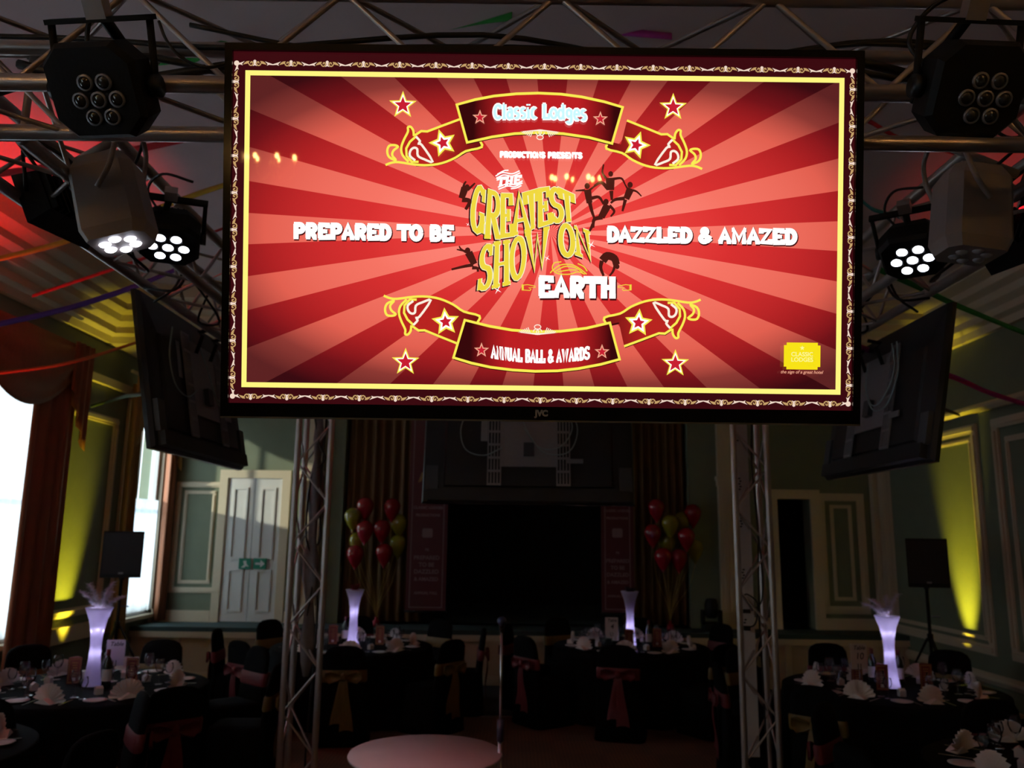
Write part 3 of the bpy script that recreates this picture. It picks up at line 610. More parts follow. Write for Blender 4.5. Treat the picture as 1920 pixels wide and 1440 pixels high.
write('EARTH', 1008, 1154, sl(556, 1008, .012), cst(35), ((E_DK, 8.5, 5.6, 1.5, 2.4), (E_W, 8.5, 3.2, 0, 0)))
write('PRODUCTIONS PRESENTS', 937, 1091, sl(297, 937, .014), cst(10), ((E_W, 3.6, .6, 0, 0),))
write('THE', 931, 977, sl(351, 931, -.10), cst(15), ((E_W, 4.6, .6, 0, 0),), 'lettering', .12)
write('Classic Lodges', 925, 1099, lambda x: 228 - 3.0 * (1 - ((x - 1010) / 90) ** 2) + (x - 1010) * .012, cst(27), ((E_W, 5.0, 4.2, 0, 0), (E_CY, 4.6, 0, 0, 0)))
write('ANNUAL BALL & AWARDS', 921, 1105, lambda x: 680.5 - 8 * ((x - 1012) / 92) ** 2 + (x - 1012) * .012, cst(24), ((E_W, 3.6, .8, 0, 0),))
QD = [('G', (590, 575), (655, 600), (638, 882), (558, 850)), ('R', (662, 606), (738, 632), (738, 900), (642, 896)), ('E', (738, 634), (806, 634), (812, 884), (735, 894)), ('A', (800, 634), (888, 624), (910, 858), (808, 884)),
      ('T', (872, 630), (956, 606), (950, 832), (900, 850)), ('E', (952, 608), (1018, 596), (1034, 808), (952, 832)), ('S', (1018, 598), (1088, 604), (1104, 800), (1034, 808)), ('T', (1078, 604), (1158, 640), (1165, 796), (1100, 800)),
      ('S', (628, 936), (698, 916), (684, 1186), (602, 1204)), ('H', (702, 912), (792, 900), (794, 1162), (690, 1188)), ('O', (796, 896), (884, 868), (878, 1118), (796, 1152)), ('W', (880, 862), (1020, 822), (1010, 1058), (902, 1094)),
      ('O', (1076, 808), (1156, 812), (1170, 1000), (1082, 1002)), ('N', (1162, 820), (1250, 850), (1274, 1028), (1172, 990))]
for m, tw, grow, dx, dy in ((E_BR, 8.6, 4.6, -1.2, 1.5), (emat('poster_letter_rim', (250, 244, 206)), 8.6, 2.6, .5, 0), (E_GD, 8.6, 0, 0, 0)):
    mb = MB(); z = layer()
    for ch, *qd in QD: glyph(mb, ch, C3(qd), (tw + grow) * PXM, (tw * .68 + grow) * PXM, z, (dx * PXM, -dy * PXM))
    mb.build('title_lettering', m, SCR)
def C4(pts): return [P(820 + a * .21875, 300 + b * .21875) for a, b in pts]
# wavy lines round THE, swash above EARTH, pointing hands
mb = MB(); z = layer()
for pts in ([(500, 150), (560, 120), (640, 130), (705, 105)], [(515, 135), (570, 105), (610, 100)], [(505, 168), (570, 140), (640, 150), (710, 122)], [(520, 245), (600, 215), (660, 222), (730, 190)], [(525, 262), (600, 235), (660, 240), (730, 208)], [(630, 258), (680, 250), (720, 230)]):
    stroke(mb, [tuple(p) for p in spline(C4(pts), 5)], 2.2 * PXM, z)
mb.build('wave_lines', E_W, SCR)
mb = MB(); z = layer()
for pts in ([(965, 975), (1000, 940), (1060, 905), (1150, 905), (1220, 940), (1275, 985)], [(1060, 880), (1000, 890), (985, 940), (1030, 980), (1130, 985), (1200, 965), (1260, 985)], [(1010, 960), (1090, 920), (1180, 930), (1240, 970)], [(1200, 895), (1250, 920), (1280, 960)], [(1030, 965), (1120, 950), (1190, 950)]):
    stroke(mb, [tuple(p) for p in spline(C4(pts), 5)], 2.0 * PXM, z)
mb.build('swash', E_GD, SCR)
for k, x in ((1, 722), (-1, 1658)):
    mb = MB()
    def Hh(pts): return C4([(x + k * a, 1100 + b) for a, b in pts])
    poly(mb, Hh([(0, -28), (18, -26), (18, 24), (0, 22)]), z)
    stroke(mb, Hh([(18, -22), (50, -26), (115, -14), (115, -2), (60, 0), (80, 12), (72, 24), (18, 20)]), 1.3 * PXM, z)
    mb.build('pointing_hand', E_GD, SCR)
# acrobats of the poster
mb = MB(); z = layer()
fig = [[(258, 245, 22)], [(240, 250), (210, 340), 50], [(225, 250), (235, 215), (250, 195), 18], [(262, 270), (300, 235), (325, 210), 18], [(215, 350), (280, 365), (245, 435), 34],
 [(262, 785, 24)], [(270, 800), (320, 900), 52], [(250, 790), (170, 775), 15], [(250, 800), (205, 770), (190, 745), 15], [(310, 905), (230, 920), (125, 945), 24], [(300, 930), (345, 935), (350, 965), 24],
 [(1535, 920, 20)], [(1410, 870), (1450, 830), (1510, 850), (1530, 905), 56], [(1405, 870), (1395, 930), (1420, 1000), 28], [(1520, 900), (1500, 960), (1470, 1000), 20]]
fig2 = [[(1480, 132, 21)], [(1475, 165), (1478, 270), 60], [(1440, 170), (1410, 120), (1420, 50), 18], [(1500, 175), (1570, 170), (1600, 215), 18], [(1460, 260), (1400, 205), (1340, 235), 27], [(1485, 275), (1490, 355), 27],
 [(1280, 235, 23)], [(1282, 265), (1300, 380), 48], [(1260, 270), (1180, 275), 15], [(1300, 270), (1350, 230), 15], [(1300, 370), (1320, 450), (1342, 512), 26], [(1310, 340), (1380, 330), (1420, 390), 24],
 [(1645, 225, 23)], [(1650, 255), (1612, 345), 50], [(1670, 270), (1705, 285), (1742, 322), 15], [(1630, 270), (1590, 200), 14], [(1600, 340), (1520, 350), (1480, 380), 25], [(1605, 350), (1580, 450), 24],
 [(1440, 370, 23)], [(1455, 395), (1400, 500), 54], [(1470, 400), (1510, 450), (1480, 495), 20], [(1410, 500), (1340, 520), (1330, 590), 30], [(1330, 560), (1300, 620), 24]]
mb = None
for part in fig + fig2 + [[(0, 0, 0)]]:
    if len(part) == 1:
        if mb: mb.build('acrobat', emat('poster_sepia', (74, 26, 20)), SCR)
        x, y, r = part[0]; mb = MB(); c = C4([(x, y)])[0]; poly(mb, arc(c[0], c[1], r * .21875 * PXM, r * 1.15 * .21875 * PXM, 0, 330, 11), z)
    else:
        w_ = part[-1] * 1.3 * .21875 * PXM; pts = [tuple(p) for p in spline(C4(part[:-1]), 4)]; nn = len(pts); stroke(mb, pts, [w_ * (1.0 - .45 * i / (nn - 1)) if part[-1] < 40 else w_ * (1 - .2 * i / (nn - 1)) for i in range(nn)], z)
# sparkles on the title
mb = MB(); z = layer()
for x, y, r in ((517, 1120, 40), (1315, 735, 40), (940, 850, 30), (265, 562, 20)):
    c = C4([(x, y)])[0]; poly(mb, star_pts(c, r * .21875 * PXM, r * .03 * PXM, 60, 4), z)
mb.build('sparkle', E_W, SCR)
# yellow badge and its caption
mb = MB(); z = layer(); bx, by = P(1500, 668); a, b, c = 34 * PXM, 25 * PXM, 5 * PXM
poly(mb, [(bx - a + c, by - b), (bx + a - c, by - b), (bx + a - c, by - b + c), (bx + a, by - b + c), (bx + a, by + b - c), (bx + a - c, by + b - c), (bx + a - c, by + b), (bx - a + c, by + b), (bx - a + c, by + b - c), (bx - a, by + b - c), (bx - a, by - b + c), (bx - a + c, by - b + c)], z)
mb.build('badge', emat('poster_badge_yellow', (248, 226, 24)), SCR)
E_PL = emat('poster_pale_yellow', (255, 248, 150)); z = layer()
for s, dy, sz in (('CLASSIC', 3, 11), ('LODGES', -7, 11)): text_mesh(s, sz * PXM, E_PL, SCR, Matrix.Translation((bx, by + dy * PXM, z)), 'badge_lettering', .0003)
mb = MB(); poly(mb, star_pts((bx, by + 15 * PXM), 5 * PXM, 2 * PXM), z); mb.build('badge_mark', E_PL, SCR)
text_mesh('the sign of a great hotel', 8.2 * PXM, E_PK, SCR, Matrix.Translation((P(1499, 698)[0], P(1499, 698)[1], z)), 'caption', .0001, 'CENTER', .25)

# ---- the three other televisions, seen from behind
TVB = mat('charcoal_tv_back', (.012, .012, .015), .45, scale=40, amt=.3)
GREYP = mat('slate_plastic', (.055, .060, .068), .5, scale=30, amt=.1)
PALEC = mat('pale_grey_cable', (.28, .36, .38), .5)
def tv_back(M, w, h, lab, end=(.33, -.196)):
    r = thing('television', lab, 'television', M=M)
    bezel(r, w, h, .016, .016, .03, GLOSSB); back_shell(r, w, h, TVB)
    MB().span((-w / 2 + .015, -h / 2 + .03, -.006), (w / 2 - .015, h / 2 - .015, .002)).build('screen', emat('dim_red_screen', (150, 30, 30), .6), r)
    MB().box((0, -h * .44, -.055), (w * .94, h * .09, .045)).build('speaker_bar', TVB, r)
    for s in (-1, 1): MB().box((s * w * .455, -h * .30, -.05), (w * .06, h * .20, .028)).build('corner_cover', GREYP, r)
    pl_ = MB().box((0, .04, -.072), (.44, .46, .012)).build('mount_plate', STEEL, r)
    for s in (-1, 1):
        m2 = MB(); x0 = s * .26
        for k in range(5): m2.box((x0 + (k - 2) * .024, -.02, -.082), (.010, .62, .010))
        for k in range(7): m2.box((x0, -.33 + k * .103, -.082), (.106, .016, .0095))
        m2.build('slotted_rail', STEEL, r)
    MB().box((-.35, -.145, -.084), (.12, .035, .006)).build('strap', STEEL, r)
    MB().box((0, -.06, -.095), (.08, .10, .03)).build('junction_box', GREYP, r)
    for s, pts in ((1, [(-.30, .3, -.1), (-.37, .1, -.10), (-.30, -.08, -.11), (-.12, -.09, -.11), (.0, .05, -.12), (.08, .25, -.1)]), (1, [(-.25, .3, -.105), (-.33, .12, -.105), (-.24, -.04, -.115), (-.08, -.05, -.11), (.04, .1, -.12)]), (-1, [(.2, -.05, -.10), (.34, -.11, -.09), (.48, -.06, -.08), (.52, .1, -.08), (.46, .28, -.09)])):
        MB().tube(spline(pts), .0045, 6).build('cable', PALEC, r)
    for x in (-.12, .12): MB().tube([(x, .2, -.09), (x, end[0] - .03, -.14 if end[1] < 0 else -.09), (x, end[0], end[1] * .6), (x, end[0], end[1])], .012).build('hanger', BLACKM, r)
    for x in (-.06, .0, .05): MB().box((x * 3 + .3, .10, -.064), (.03, .012, .003)).build('vent', BLACK, r)
    MB().box((.34, .12, -.064), (.05, .22, .003)).build('rating_label', mat('label_silver', (.30, .30, .31), .5), r)
    return r
RIGX0, RIGX1, RIGY0, RIGY1 = -1.70, 1.93, 2.09, 6.62
def tv_pose(c, yaw, tilt): return Matrix.Translation(c) @ Matrix.Rotation(yaw, 4, 'Z') @ Matrix.Rotation(PI / 2 + tilt, 4, 'X')
cx_ = UY(991, 850, 6.3).x
tv_back(tv_pose((cx_, 6.30, 2.69), PI, math.radians(10)), 1.60, .93, 'television seen from behind below the lit one over the dark stage', (.576, .225))
tv_back(tv_pose((-1.98, 5.02, 2.86), -PI / 2, math.radians(11)), 1.47, .88, 'tilted television seen from behind on the left of the rig')
tv_back(tv_pose((2.30, 5.00, 2.84), PI / 2, math.radians(11)), 1.47, .88, 'tilted television seen from behind on the right of the rig')
# ================================================================ lighting rig
def unit_cyl(name, n, m):
    me = MB().lathe([(1, 0), (1, 1)], n).mesh(name); me.materials.append(m)
    return me
CHORD = unit_cyl('chord', 16, ALU); BRACE = unit_cyl('brace', 8, ALU)
def rod(name, me, a, b, r, parent):
    a, b = Vector(a), Vector(b); d = b - a
    M = Matrix.Translation(a) @ d.to_track_quat('Z', 'Y').to_matrix().to_4x4() @ Matrix.Diagonal((r, r, d.length, 1))
    return link(name, me, parent, M)
def truss(label, a, b, u, v, offs, pairs, pitch=.29, name='truss', group='aluminium truss of the lighting rig'):
    """a to b is the axis; offs are chord offsets (along u, v); pairs say which chords a lacing runs between"""
    a, b, u, v = Vector(a), Vector(b), Vector(u), Vector(v); ax = b - a; Ln = ax.length; ax.normalize()
    r = thing(name, label, 'truss', a, 0, group)
    pos = [u * p + v * q for p, q in offs]
    for p in pos: rod('chord', CHORD, p, p + ax * Ln, .0245, r)
    nseg = int(Ln / pitch)
    for k, (i, j) in enumerate(pairs):
        for s in range(nseg):
            t0, t1 = s * Ln / nseg, (s + 1) * Ln / nseg; p, q = (pos[i], pos[j]) if (s + k) % 2 == 0 else (pos[j], pos[i])
            rod('brace', BRACE, p + ax * t0, q + ax * t1, .0085, r)
        for t0 in (.0, Ln): rod('end_brace', BRACE, pos[i] + ax * t0, pos[j] + ax * t0, .012, r)
    return r
ZT, c = 3.22, .29
sq = [(0, 0), (c, 0), (c, c), (0, c)]; sp = [(0, 1), (1, 2), (3, 2), (0, 3)]
truss('horizontal aluminium truss across the top behind the lit television', (RIGX0 - .6, RIGY0, ZT), (RIGX1 + .6, RIGY0, ZT), (0, 1, 0), (0, 0, 1), sq, sp)
truss('horizontal aluminium truss at the far side of the rig', (RIGX0 + .12, RIGY1, ZT), (RIGX1 - .12, RIGY1, ZT), (0, 1, 0), (0, 0, 1), sq, sp)
truss('horizontal aluminium truss running back along the left', (RIGX0 - .15, RIGY0 + .33, ZT), (RIGX0 - .15, RIGY1 - .02, ZT), (1, 0, 0), (0, 0, 1), sq, sp)
truss('horizontal aluminium truss running back along the right', (RIGX1 - .15, RIGY0 + .33, ZT), (RIGX1 - .15, RIGY1 - .02, ZT), (1, 0, 0), (0, 0, 1), sq, sp)
tri = [(0, 0), (.265, 0), (0, .25)]; trip = [(0, 1), (1, 2), (2, 0)]; triR = [(.265, 0), (0, 0), (.265, .25)]
xl, xr = UY(543, 1100, RIGY1).x, UY(1385, 1100, RIGY1).x
legL = truss('upright aluminium truss leg left of the stage', (xl, RIGY1, .02), (xl, RIGY1, ZT - .02), (1, 0, 0), (0, 1, 0), tri, trip, .30, 'upright_truss', 'truss legs of the lighting rig')
legR = truss('upright aluminium truss leg beside the dark doorway', (xr, RIGY1, .02), (xr, RIGY1, ZT - .02), (1, 0, 0), (0, 1, 0), triR, trip, .30, 'upright_truss', 'truss legs of the lighting rig')
for lg in (legL, legR): MB().box((.13, .12, -.01), (.46, .44, .012)).build('base_plate', STEEL, lg)
for x, lab in ((RIGX0 - .12, 'near left truss leg outside the view'), (RIGX1 - .12, 'near right truss leg outside the view')):
    lg = truss(lab, (x, RIGY0 + .02, .02), (x, RIGY0 + .02, ZT - .02), (1, 0, 0), (0, 1, 0), tri, trip, .30, 'upright_truss', 'truss legs of the lighting rig'); MB().box((.13, .12, -.01), (.46, .44, .012)).build('base_plate', STEEL, lg)
# white sheet, power cable and plug inside the right leg; loose cables inside the left one
PAPER = mat('white_plastic_sheet', (.50, .48, .49), .6, scale=12, amt=.06)
sh = thing('plastic_sleeve', 'white plastic sleeve with dark print inside the right truss leg', 'sleeve', (xr + .10, RIGY1 + .13, .35))
MB().box((0, 0, 1.38), (.10, .012, 2.76)).build('sheet', PAPER, sh)
m2 = MB()
for z0, n_ in ((2.45, 3), (2.05, 5), (1.75, 4), (1.3, 6), (1.0, 2)):
    for k in range(n_): m2.box((-.03 + .008 * (k % 2), -.0075, z0 + k * .022), (.018, .002, .012))
m2.build('print', BLACK, sh)
tag(MB().tube(spline([(xr + .20, RIGY1 + .1, ZT), (xr + .17, RIGY1 + .1, 2.6), (xr + .20, RIGY1 + .1, 2.1), (xr + .185, RIGY1 + .11, 1.5), (xr + .19, RIGY1 + .1, .9), (xr + .2, RIGY1 + .1, .05)]), .007, 6).build('power_cable', CABLE), 'black power cable hanging down inside the right truss leg', 'cable')
pc = thing('plug_cable', 'black cable loop with a plug inside the right truss leg', 'cable', (xr + .12, RIGY1 + .08, 1.35))
MB().tube(spline([(.07, .02, .9), (.10, .02, .3), (.05, .02, .12), (-.05, .02, .18), (-.03, .02, .22), (.05, .02, .15), (.03, .02, .0), (-.04, .02, -.04)]), .006, 6).build('cord', CABLE, pc)
MB().box((-.04, .02, -.04), (.05, .03, .035)).box((-.04, .02, .09), (.06, .025, .03)).build('plug', BLACK, pc)
for k, (pts, lab) in enumerate((([(.05, .1, 3.2), (.14, .1, 2.75), (.20, .1, 2.6), (.10, .1, 2.45), (.08, .1, 2.0), (.16, .1, 1.7), (.1, .1, 1.2)], 'slack black cable near the top of the left truss leg'), ([(.2, .12, 3.2), (.17, .12, 2.3), (.19, .12, 1.95), (.06, .12, 1.8), (.1, .12, 1.55), (.2, .12, 1.45), (.17, .12, .4), (.18, .12, .03)], 'black cable winding down the left truss leg'))):
    tag(MB().tube(spline([(xl + a, RIGY1 + b, z) for a, b, z in pts]), .008, 6).build('power_cable', CABLE), lab, 'cable')
nt = thing('net_wrap', 'crumpled pale fabric stuffed inside the left truss leg', 'fabric', (xl + .13, RIGY1 + .13, .9))
m2 = MB(); prof = [(.02, 0)] + [(.045 + .02 * math.sin(i * 1.7), .1 + i * .16) for i in range(12)] + [(.02, 2.1)]
m2.lathe(prof, 14, None, lambda a, z: 1 + .25 * math.sin(3 * a + z * 4)).build('sleeve', mat('grey_voile', (.20, .185, .19), .8, scale=20, amt=.3, bump=.3), nt)
# hang irons that carry the lit television
for x in (-.42, .42):
    a = TVM @ Vector((x, .10, -.06)); o = thing('tv_bracket', 'steel hook bracket behind the lit television, %s' % ('left' if x < 0 else 'right'), 'bracket', (a.x, a.y, a.z), 0, 'brackets of the lit television')
    top = Vector((0, RIGY0 + .028 - a.y, ZT + .03 - a.z)); MB().tube([(0, 0, 0), (0, .05, .02), (0, top.y, top.z - .05), (0, top.y, top.z + .0)], .012).build('arm', STEEL, o)
    MB().box((0, -.004, 0), (.05, .012, .30), TVROT.to_4x4() @ Matrix.Rotation(-PI / 2, 4, 'X')).build('plate', STEEL, o)
# cables lying along the front truss
cabs = [([(-2.3, 3.36), (-1.7, 3.30), (-1.2, 3.42), (-.75, 3.36), (-.3, 3.45), (.3, 3.41), (.8, 3.46), (1.3, 3.40), (1.9, 3.46), (2.5, 3.42)], 2.30, .011, 'thick black cable sagging along the front truss'),
        ([(-2.3, 3.44), (-1.4, 3.46), (-.8, 3.40), (-.1, 3.47), (.5, 3.40), (1.1, 3.45), (1.7, 3.40), (2.5, 3.45)], 2.22, .008, 'thin black cable weaving through the front truss'),
        ([(-.95, 3.45), (-.62, 3.40), (-.40, 3.37), (.1, 3.39), (.6, 3.36), (1.0, 3.40), (1.5, 3.37)], 2.16, .007, 'thin black cable hugging the front truss'),
        ([(-1.5, 3.38), (-1.25, 3.33), (-1.0, 3.34), (-.6, 3.42), (0, 3.43), (.9, 3.42), (1.35, 3.34), (1.7, 3.38), (2.1, 3.33)], 2.26, .014, 'flat black multicore loom along the front truss')]
for pts, y, r_, lab in cabs:
    tag(MB().tube(spline([(x, y + .03 * math.sin(i * 2.1), z) for i, (x, z) in enumerate(pts)], 5), r_, 6).build('cable', CABLE), lab, 'cable')
lp = [UY(px, py, 2.02) for px, py in ((298, 40), (312, 75), (340, 108), (385, 126), (425, 118), (440, 100))]
tag(MB().tube(spline([tuple(p) for p in lp]), .0045, 6).build('cable', CABLE), 'black cable loop between the left spotlight and the lit television', 'cable')

# ---- LED par cans
def par_can(name, lab, loc, aim, on, sx=1.0, hang=None, col=(1, 1, 1), power=0):
    f = (Vector(aim) - Vector(loc)).normalized(); q = f.to_track_quat('-Z', 'Y').to_matrix().to_4x4()
    r = thing(name, lab, 'stage light', M=Matrix.Translation(loc) @ q)
    k = sx; body = MB()
    def ring(z, w, h, ch): return [(-w + ch, -h, z), (w - ch, -h, z), (w, -h + ch, z), (w, h - ch, z), (w - ch, h, z), (-w + ch, h, z), (-w, h - ch, z), (-w, -h + ch, z)]
    rings = [ring(-.075 * k, .118 * k, .112 * k, .045 * k), ring(-.055 * k, .130 * k, .124 * k, .05 * k), ring(.02 * k, .130 * k, .120 * k, .05 * k), ring(.07 * k, .105 * k, .10 * k, .04 * k), ring(.095 * k, .07 * k, .065 * k, .03 * k)]
    v = [p for g in rings for p in g]; fs = [(i * 8 + j, i * 8 + (j + 1) % 8, i * 8 + 8 + (j + 1) % 8, i * 8 + 8 + j) for i in range(4) for j in range(8)] + [tuple(range(7, -1, -1)), tuple(range(32, 40))]
    body.add(v, fs).build('housing', BLACKM, r)
    fin = MB()
    for j in range(5): fin.box(((j - 2) * .025 * k, 0, .10 * k), (.006 * k, .12 * k, .03 * k))
    fin.build('cooling_fins', BLACKM, r)
    for j in range(7):
        a = j * PI / 3; sp_ = .066 if on else .052; ox_, oy_ = (0, 0) if on else (-.015, -.02); lr_ = 1.0 if on else .76; c_ = (ox_ * k, oy_ * k) if j == 6 else ((ox_ + sp_ * math.cos(a)) * k, (oy_ + sp_ * math.sin(a)) * k)
        T = Matrix.Translation((c_[0], c_[1], -.075 * k))
        rg = MB().lathe([(.022 * k * lr_, -.006), (.029 * k * lr_, -.006), (.029 * k * lr_, .004), (.018 * k * lr_, .004)], 16, T, None, False).build('lens_ring', STEEL if not on else BLACKM, r)
        MB().lathe([(.001, -.010), (.012 * k * lr_, -.009), (.024 * k * lr_, -.003), (.024 * k * lr_, .002), (.001, .002)], 16, T).build('lens', LED if on else LENS, rg)
    yk = MB(); w_ = .142 * k
    yk.tube([(-w_, 0, 0), (-w_, .05, .02), (-w_, .17 * k, .05)], .009).tube([(w_, 0, 0), (w_, .05, .02), (w_, .17 * k, .05)], .009).box((0, .17 * k, .05), (2 * w_ + .02, .012, .03)); yk.build('yoke', BLACKM, r)
    for x_ in (-w_, w_): MB().lathe([(.028, -.012), (.028, .012)], 12, Matrix.Translation((x_, 0, 0)) @ Matrix.Rotation(PI / 2, 4, 'Y')).build('knob', BLACK, r)
    cl = MB().box((0, .20 * k, .05), (.05, .05, .035)); cl.build('clamp', ALU, r)
    if hang:
        b = r.matrix_world.inverted() if False else (Matrix.Translation(loc) @ q).inverted(); e = b @ Vector(hang)
        MB().tube([(0, .20 * k, .05), tuple((Vector((0, .20 * k, .05)) + e) / 2 + Vector((.01, 0, 0))), tuple(e)], .014).build('hook', BLACKM, r)
    MB().tube(spline([(.05, .03, .10 * k), (.10, .10, .16 * k), (.04, .22 * k, .14), (-.08, .26 * k, .08)]), .006, 6).build('lead', CABLE, r)
    if on and power: lamp('spot_beam', 'SPOT', Vector(loc) + f * .1, power, col, None, Vector(loc) + f * 3, .06, math.radians(50), .6)
    return r
LED = emat('white_led_lens', (236, 238, 255), 14); LENS = mat('dark_lens', (.03, .03, .03), .08, 0, scale=60, amt=.3, coat=.6)
la = UY(200, 165, 1.84); par_can('par_light', 'black seven-lens spotlight, unlit, at the upper left corner', la, la + Vector((-.10, -1.0, -.80)), False, .88, (la.x + .02, RIGY0, ZT - .02))
lb = UY(1812, 165, 1.84); par_can('par_light', 'black seven-lens spotlight, unlit, at the upper right corner', lb, lb + Vector((.05, -1.0, -.70)), False, .88, (lb.x, RIGY0, ZT - .02))
lc = UY(318, 440, 3.35); par_can('par_light', 'black spotlight with white lit lenses left of the screen', lc, lc + Vector((.16, -.42, -1.0)), True, .95, (RIGX0 + .13, 3.45, ZT), (.85, .88, 1.0), 0)
ld = UY(1712, 465, 3.35); par_can('par_light', 'black spotlight with white lit lenses right of the screen', ld, ld + Vector((-.30, -.42, -.9)), True, .95, (RIGX1 - .14, 3.45, ZT), (.85, .88, 1.0), 0)
# ---- pale grey box projectors hanging beside them
BEIGE = mat('pale_grey_enamel', (.30, .255, .24), .5, scale=40, amt=.06)
def scanner(lab, loc, aim, on, hang):
    f = (Vector(aim) - Vector(loc)).normalized(); q = f.to_track_quat('-Z', 'Y').to_matrix().to_4x4(); r = thing('effect_light', lab, 'stage light', M=Matrix.Translation(loc) @ q)
    b = MB(); prof = [(-.10, -.085), (-.085, -.10), (.085, -.10), (.10, -.085), (.10, .085), (.06, .12), (-.06, .12), (-.10, .085)]
    v = [(x * t, y * t, z) for z, t in ((-.17, .86), (-.13, 1.0), (.10, .95), (.15, .7)) for x, y in prof]
    b.add(v, [(i * 8 + j, i * 8 + (j + 1) % 8, i * 8 + 8 + (j + 1) % 8, i * 8 + 8 + j) for i in range(3) for j in range(8)] + [tuple(range(7, -1, -1)), tuple(range(24, 32))]).build('housing', BEIGE, r)
    for j in range(6):
        a = j * PI / 3; MB().ball((.05 * math.cos(a), .05 * math.sin(a), -.168), (.021, .021, .012), 10, 6).build('lens', LED if on else LENS2, r)
    MB().box((0, -.101, -.02), (.10, .004, .16)).build('cover_plate', BEIGE, r)
    MB().lathe([(.022, -.004), (.022, .004)], 14, Matrix.Translation((.05, -.100, .05)) @ Matrix.Rotation(PI / 2, 4, 'X')).build('socket', BLACK, r)
    MB().tube(spline([(-.115, 0, 0), (-.135, .06, .06), (-.12, .12, .2), (0, .14, .25), (.12, .12, .2), (.135, .06, .06), (.115, 0, 0)]), .009).build('yoke', BEIGE, r)
    e = (Matrix.Translation(loc) @ q).inverted() @ Vector(hang); MB().tube([(0, .14, .25), tuple(e)], .016).build('hook', BEIGE, r)
    MB().tube(spline([(-.05, -.05, .15), (-.14, -.1, .22), (-.2, 0, .18), (-.16, .1, .26), (-.05, .14, .3)]), .006, 6).build('lead', CABLE, r)
LENS2 = mat('clear_bead_lens', (.5, .5, .55), .05, .3, coat=.6)
le = UY(208, 375, 2.75); scanner('pale grey box spotlight with a glowing end left of the screen', le, le + Vector((.30, .02, -1)), True, (RIGX0 + .1, 2.8, ZT + .1))
lf = UY(1822, 395, 2.75); scanner('pale grey box spotlight, unlit, at the right picture edge', lf, lf + Vector((-.12, .0, -1)), False, (RIGX1 - .1, 2.8, ZT + .1))
# black flood lamps beyond them, with a small red indicator
def flood(lab, loc, aim, hang):
    f = (Vector(aim) - Vector(loc)).normalized(); q = f.to_track_quat('-Z', 'Y').to_matrix().to_4x4(); r = thing('flood_light', lab, 'stage light', M=Matrix.Translation(loc) @ q)
    MB().box((0, 0, 0), (.30, .22, .09), None, .82).build('housing', BLACKM, r); m2 = MB()
    for j in range(9): m2.box(((j - 4) * .028, 0, .055), (.006, .18, .025))
    m2.build('cooling_fins', BLACKM, r); MB().box((0, 0, -.046), (.27, .19, .004)).build('glass', LENS, r)
    MB().box((.05, .06, .068), (.03, .014, .006)).build('indicator', emat('red_indicator', (255, 30, 40), 2), r)
    e = (Matrix.Translation(loc) @ q).inverted() @ Vector(hang); MB().tube([(-.16, 0, 0), (-.16, .16, .04), (.16, .16, .04), (.16, 0, 0)], .008).tube([(0, .16, .04), tuple(e)], .014).build('yoke', BLACKM, r)
lg_ = UY(112, 390, 3.0); flood('black flood lamp pointing at the red wall on the left', lg_, lg_ + Vector((-1.0, .25, -.55)), (RIGX0 - .1, 3.1, ZT))
lh = UY(1915, 440, 3.0); flood('black flood lamp pointing away at the right picture edge', lh, lh + Vector((1.0, .25, -.5)), (RIGX1 + .1, 3.1, ZT))
# cable bundle knots on the side trusses
for s, X, n_ in ((-1, RIGX0, 'left'), (1, RIGX1, 'right')):
    for j in range(3):
        y0 = 2.9 + j * .55; pts = [(X + s * (.02 + .10 * math.sin(i * 1.9 + j)), y0 + .12 * i - .2 + .08 * math.cos(i * 2.3), ZT + .06 + .14 * math.sin(i * 1.3 + j * 2)) for i in range(8)]
        tag(MB().tube(spline(pts, 5), .007, 6).build('cable', CABLE), '%s tangle of black cable on the %s truss' % (('nearest', 'middle', 'farthest')[j], n_), 'cable')
# ---- crepe streamers strung from the rig
def streamer(lab, c, pts, w_, twist=.4):
    m = mat('crepe_' + '_'.join(str(int(v * 100)) for v in c), c, .8, scale=60, amt=.2, bump=.2); m2 = MB(); sp_ = spline([tuple(UY(*p)) if len(p) == 3 and not isinstance(p, Vector) else tuple(p) for p in pts], 8); n_ = len(sp_); v = []
    for i, p in enumerate(sp_): 
        a = twist * math.sin(i / n_ * 5); d = Vector((0, -math.sin(a) * .6, math.cos(a))) * w_ / 2; v += [tuple(p - d), tuple(p + d)]
    o = m2.add(v, [(2 * i, 2 * i + 2, 2 * i + 3, 2 * i + 1) for i in range(n_ - 1)], True).build('streamer', m); md = o.modifiers.new('thickness', 'SOLIDIFY'); md.thickness = .0015
    tag(o, lab, 'streamer', 'crepe streamers under the ceiling')
TA, TB_ = Vector((RIGX0 + .14, 4.6, ZT + .29)), Vector((RIGX1 - .15, 4.6, ZT + .29))
RD, YW, PU, GN, MG, TL_ = (.42, .012, .022), (.40, .27, .02), (.06, .012, .14), (.02, .26, .045), (.36, .03, .30), (.02, .20, .25)
streamer('broad red streamer crossing behind the upper left spotlights', RD, [(-40, 330, 5.2), (90, 313, 5.0), (290, 273, 4.8), (440, 240, 4.6)], .05)
streamer('yellow streamer crossing the red lit ceiling on the left', YW, [(-40, 494, 6.0), (125, 452, 5.8), (375, 362, 5.5), (450, 340, 5.3)], .045)
streamer('thin dull red streamer above the purple one', (.25, .02, .02), [(60, 555, 7.0), (265, 486, 6.6), (440, 420, 6.2)], .03)
streamer('purple streamer ending behind the left hanging television', PU, [(-40, 616, 5.6), (120, 580, 5.5), (250, 538, 5.4), (335, 503, 5.3)], .042)
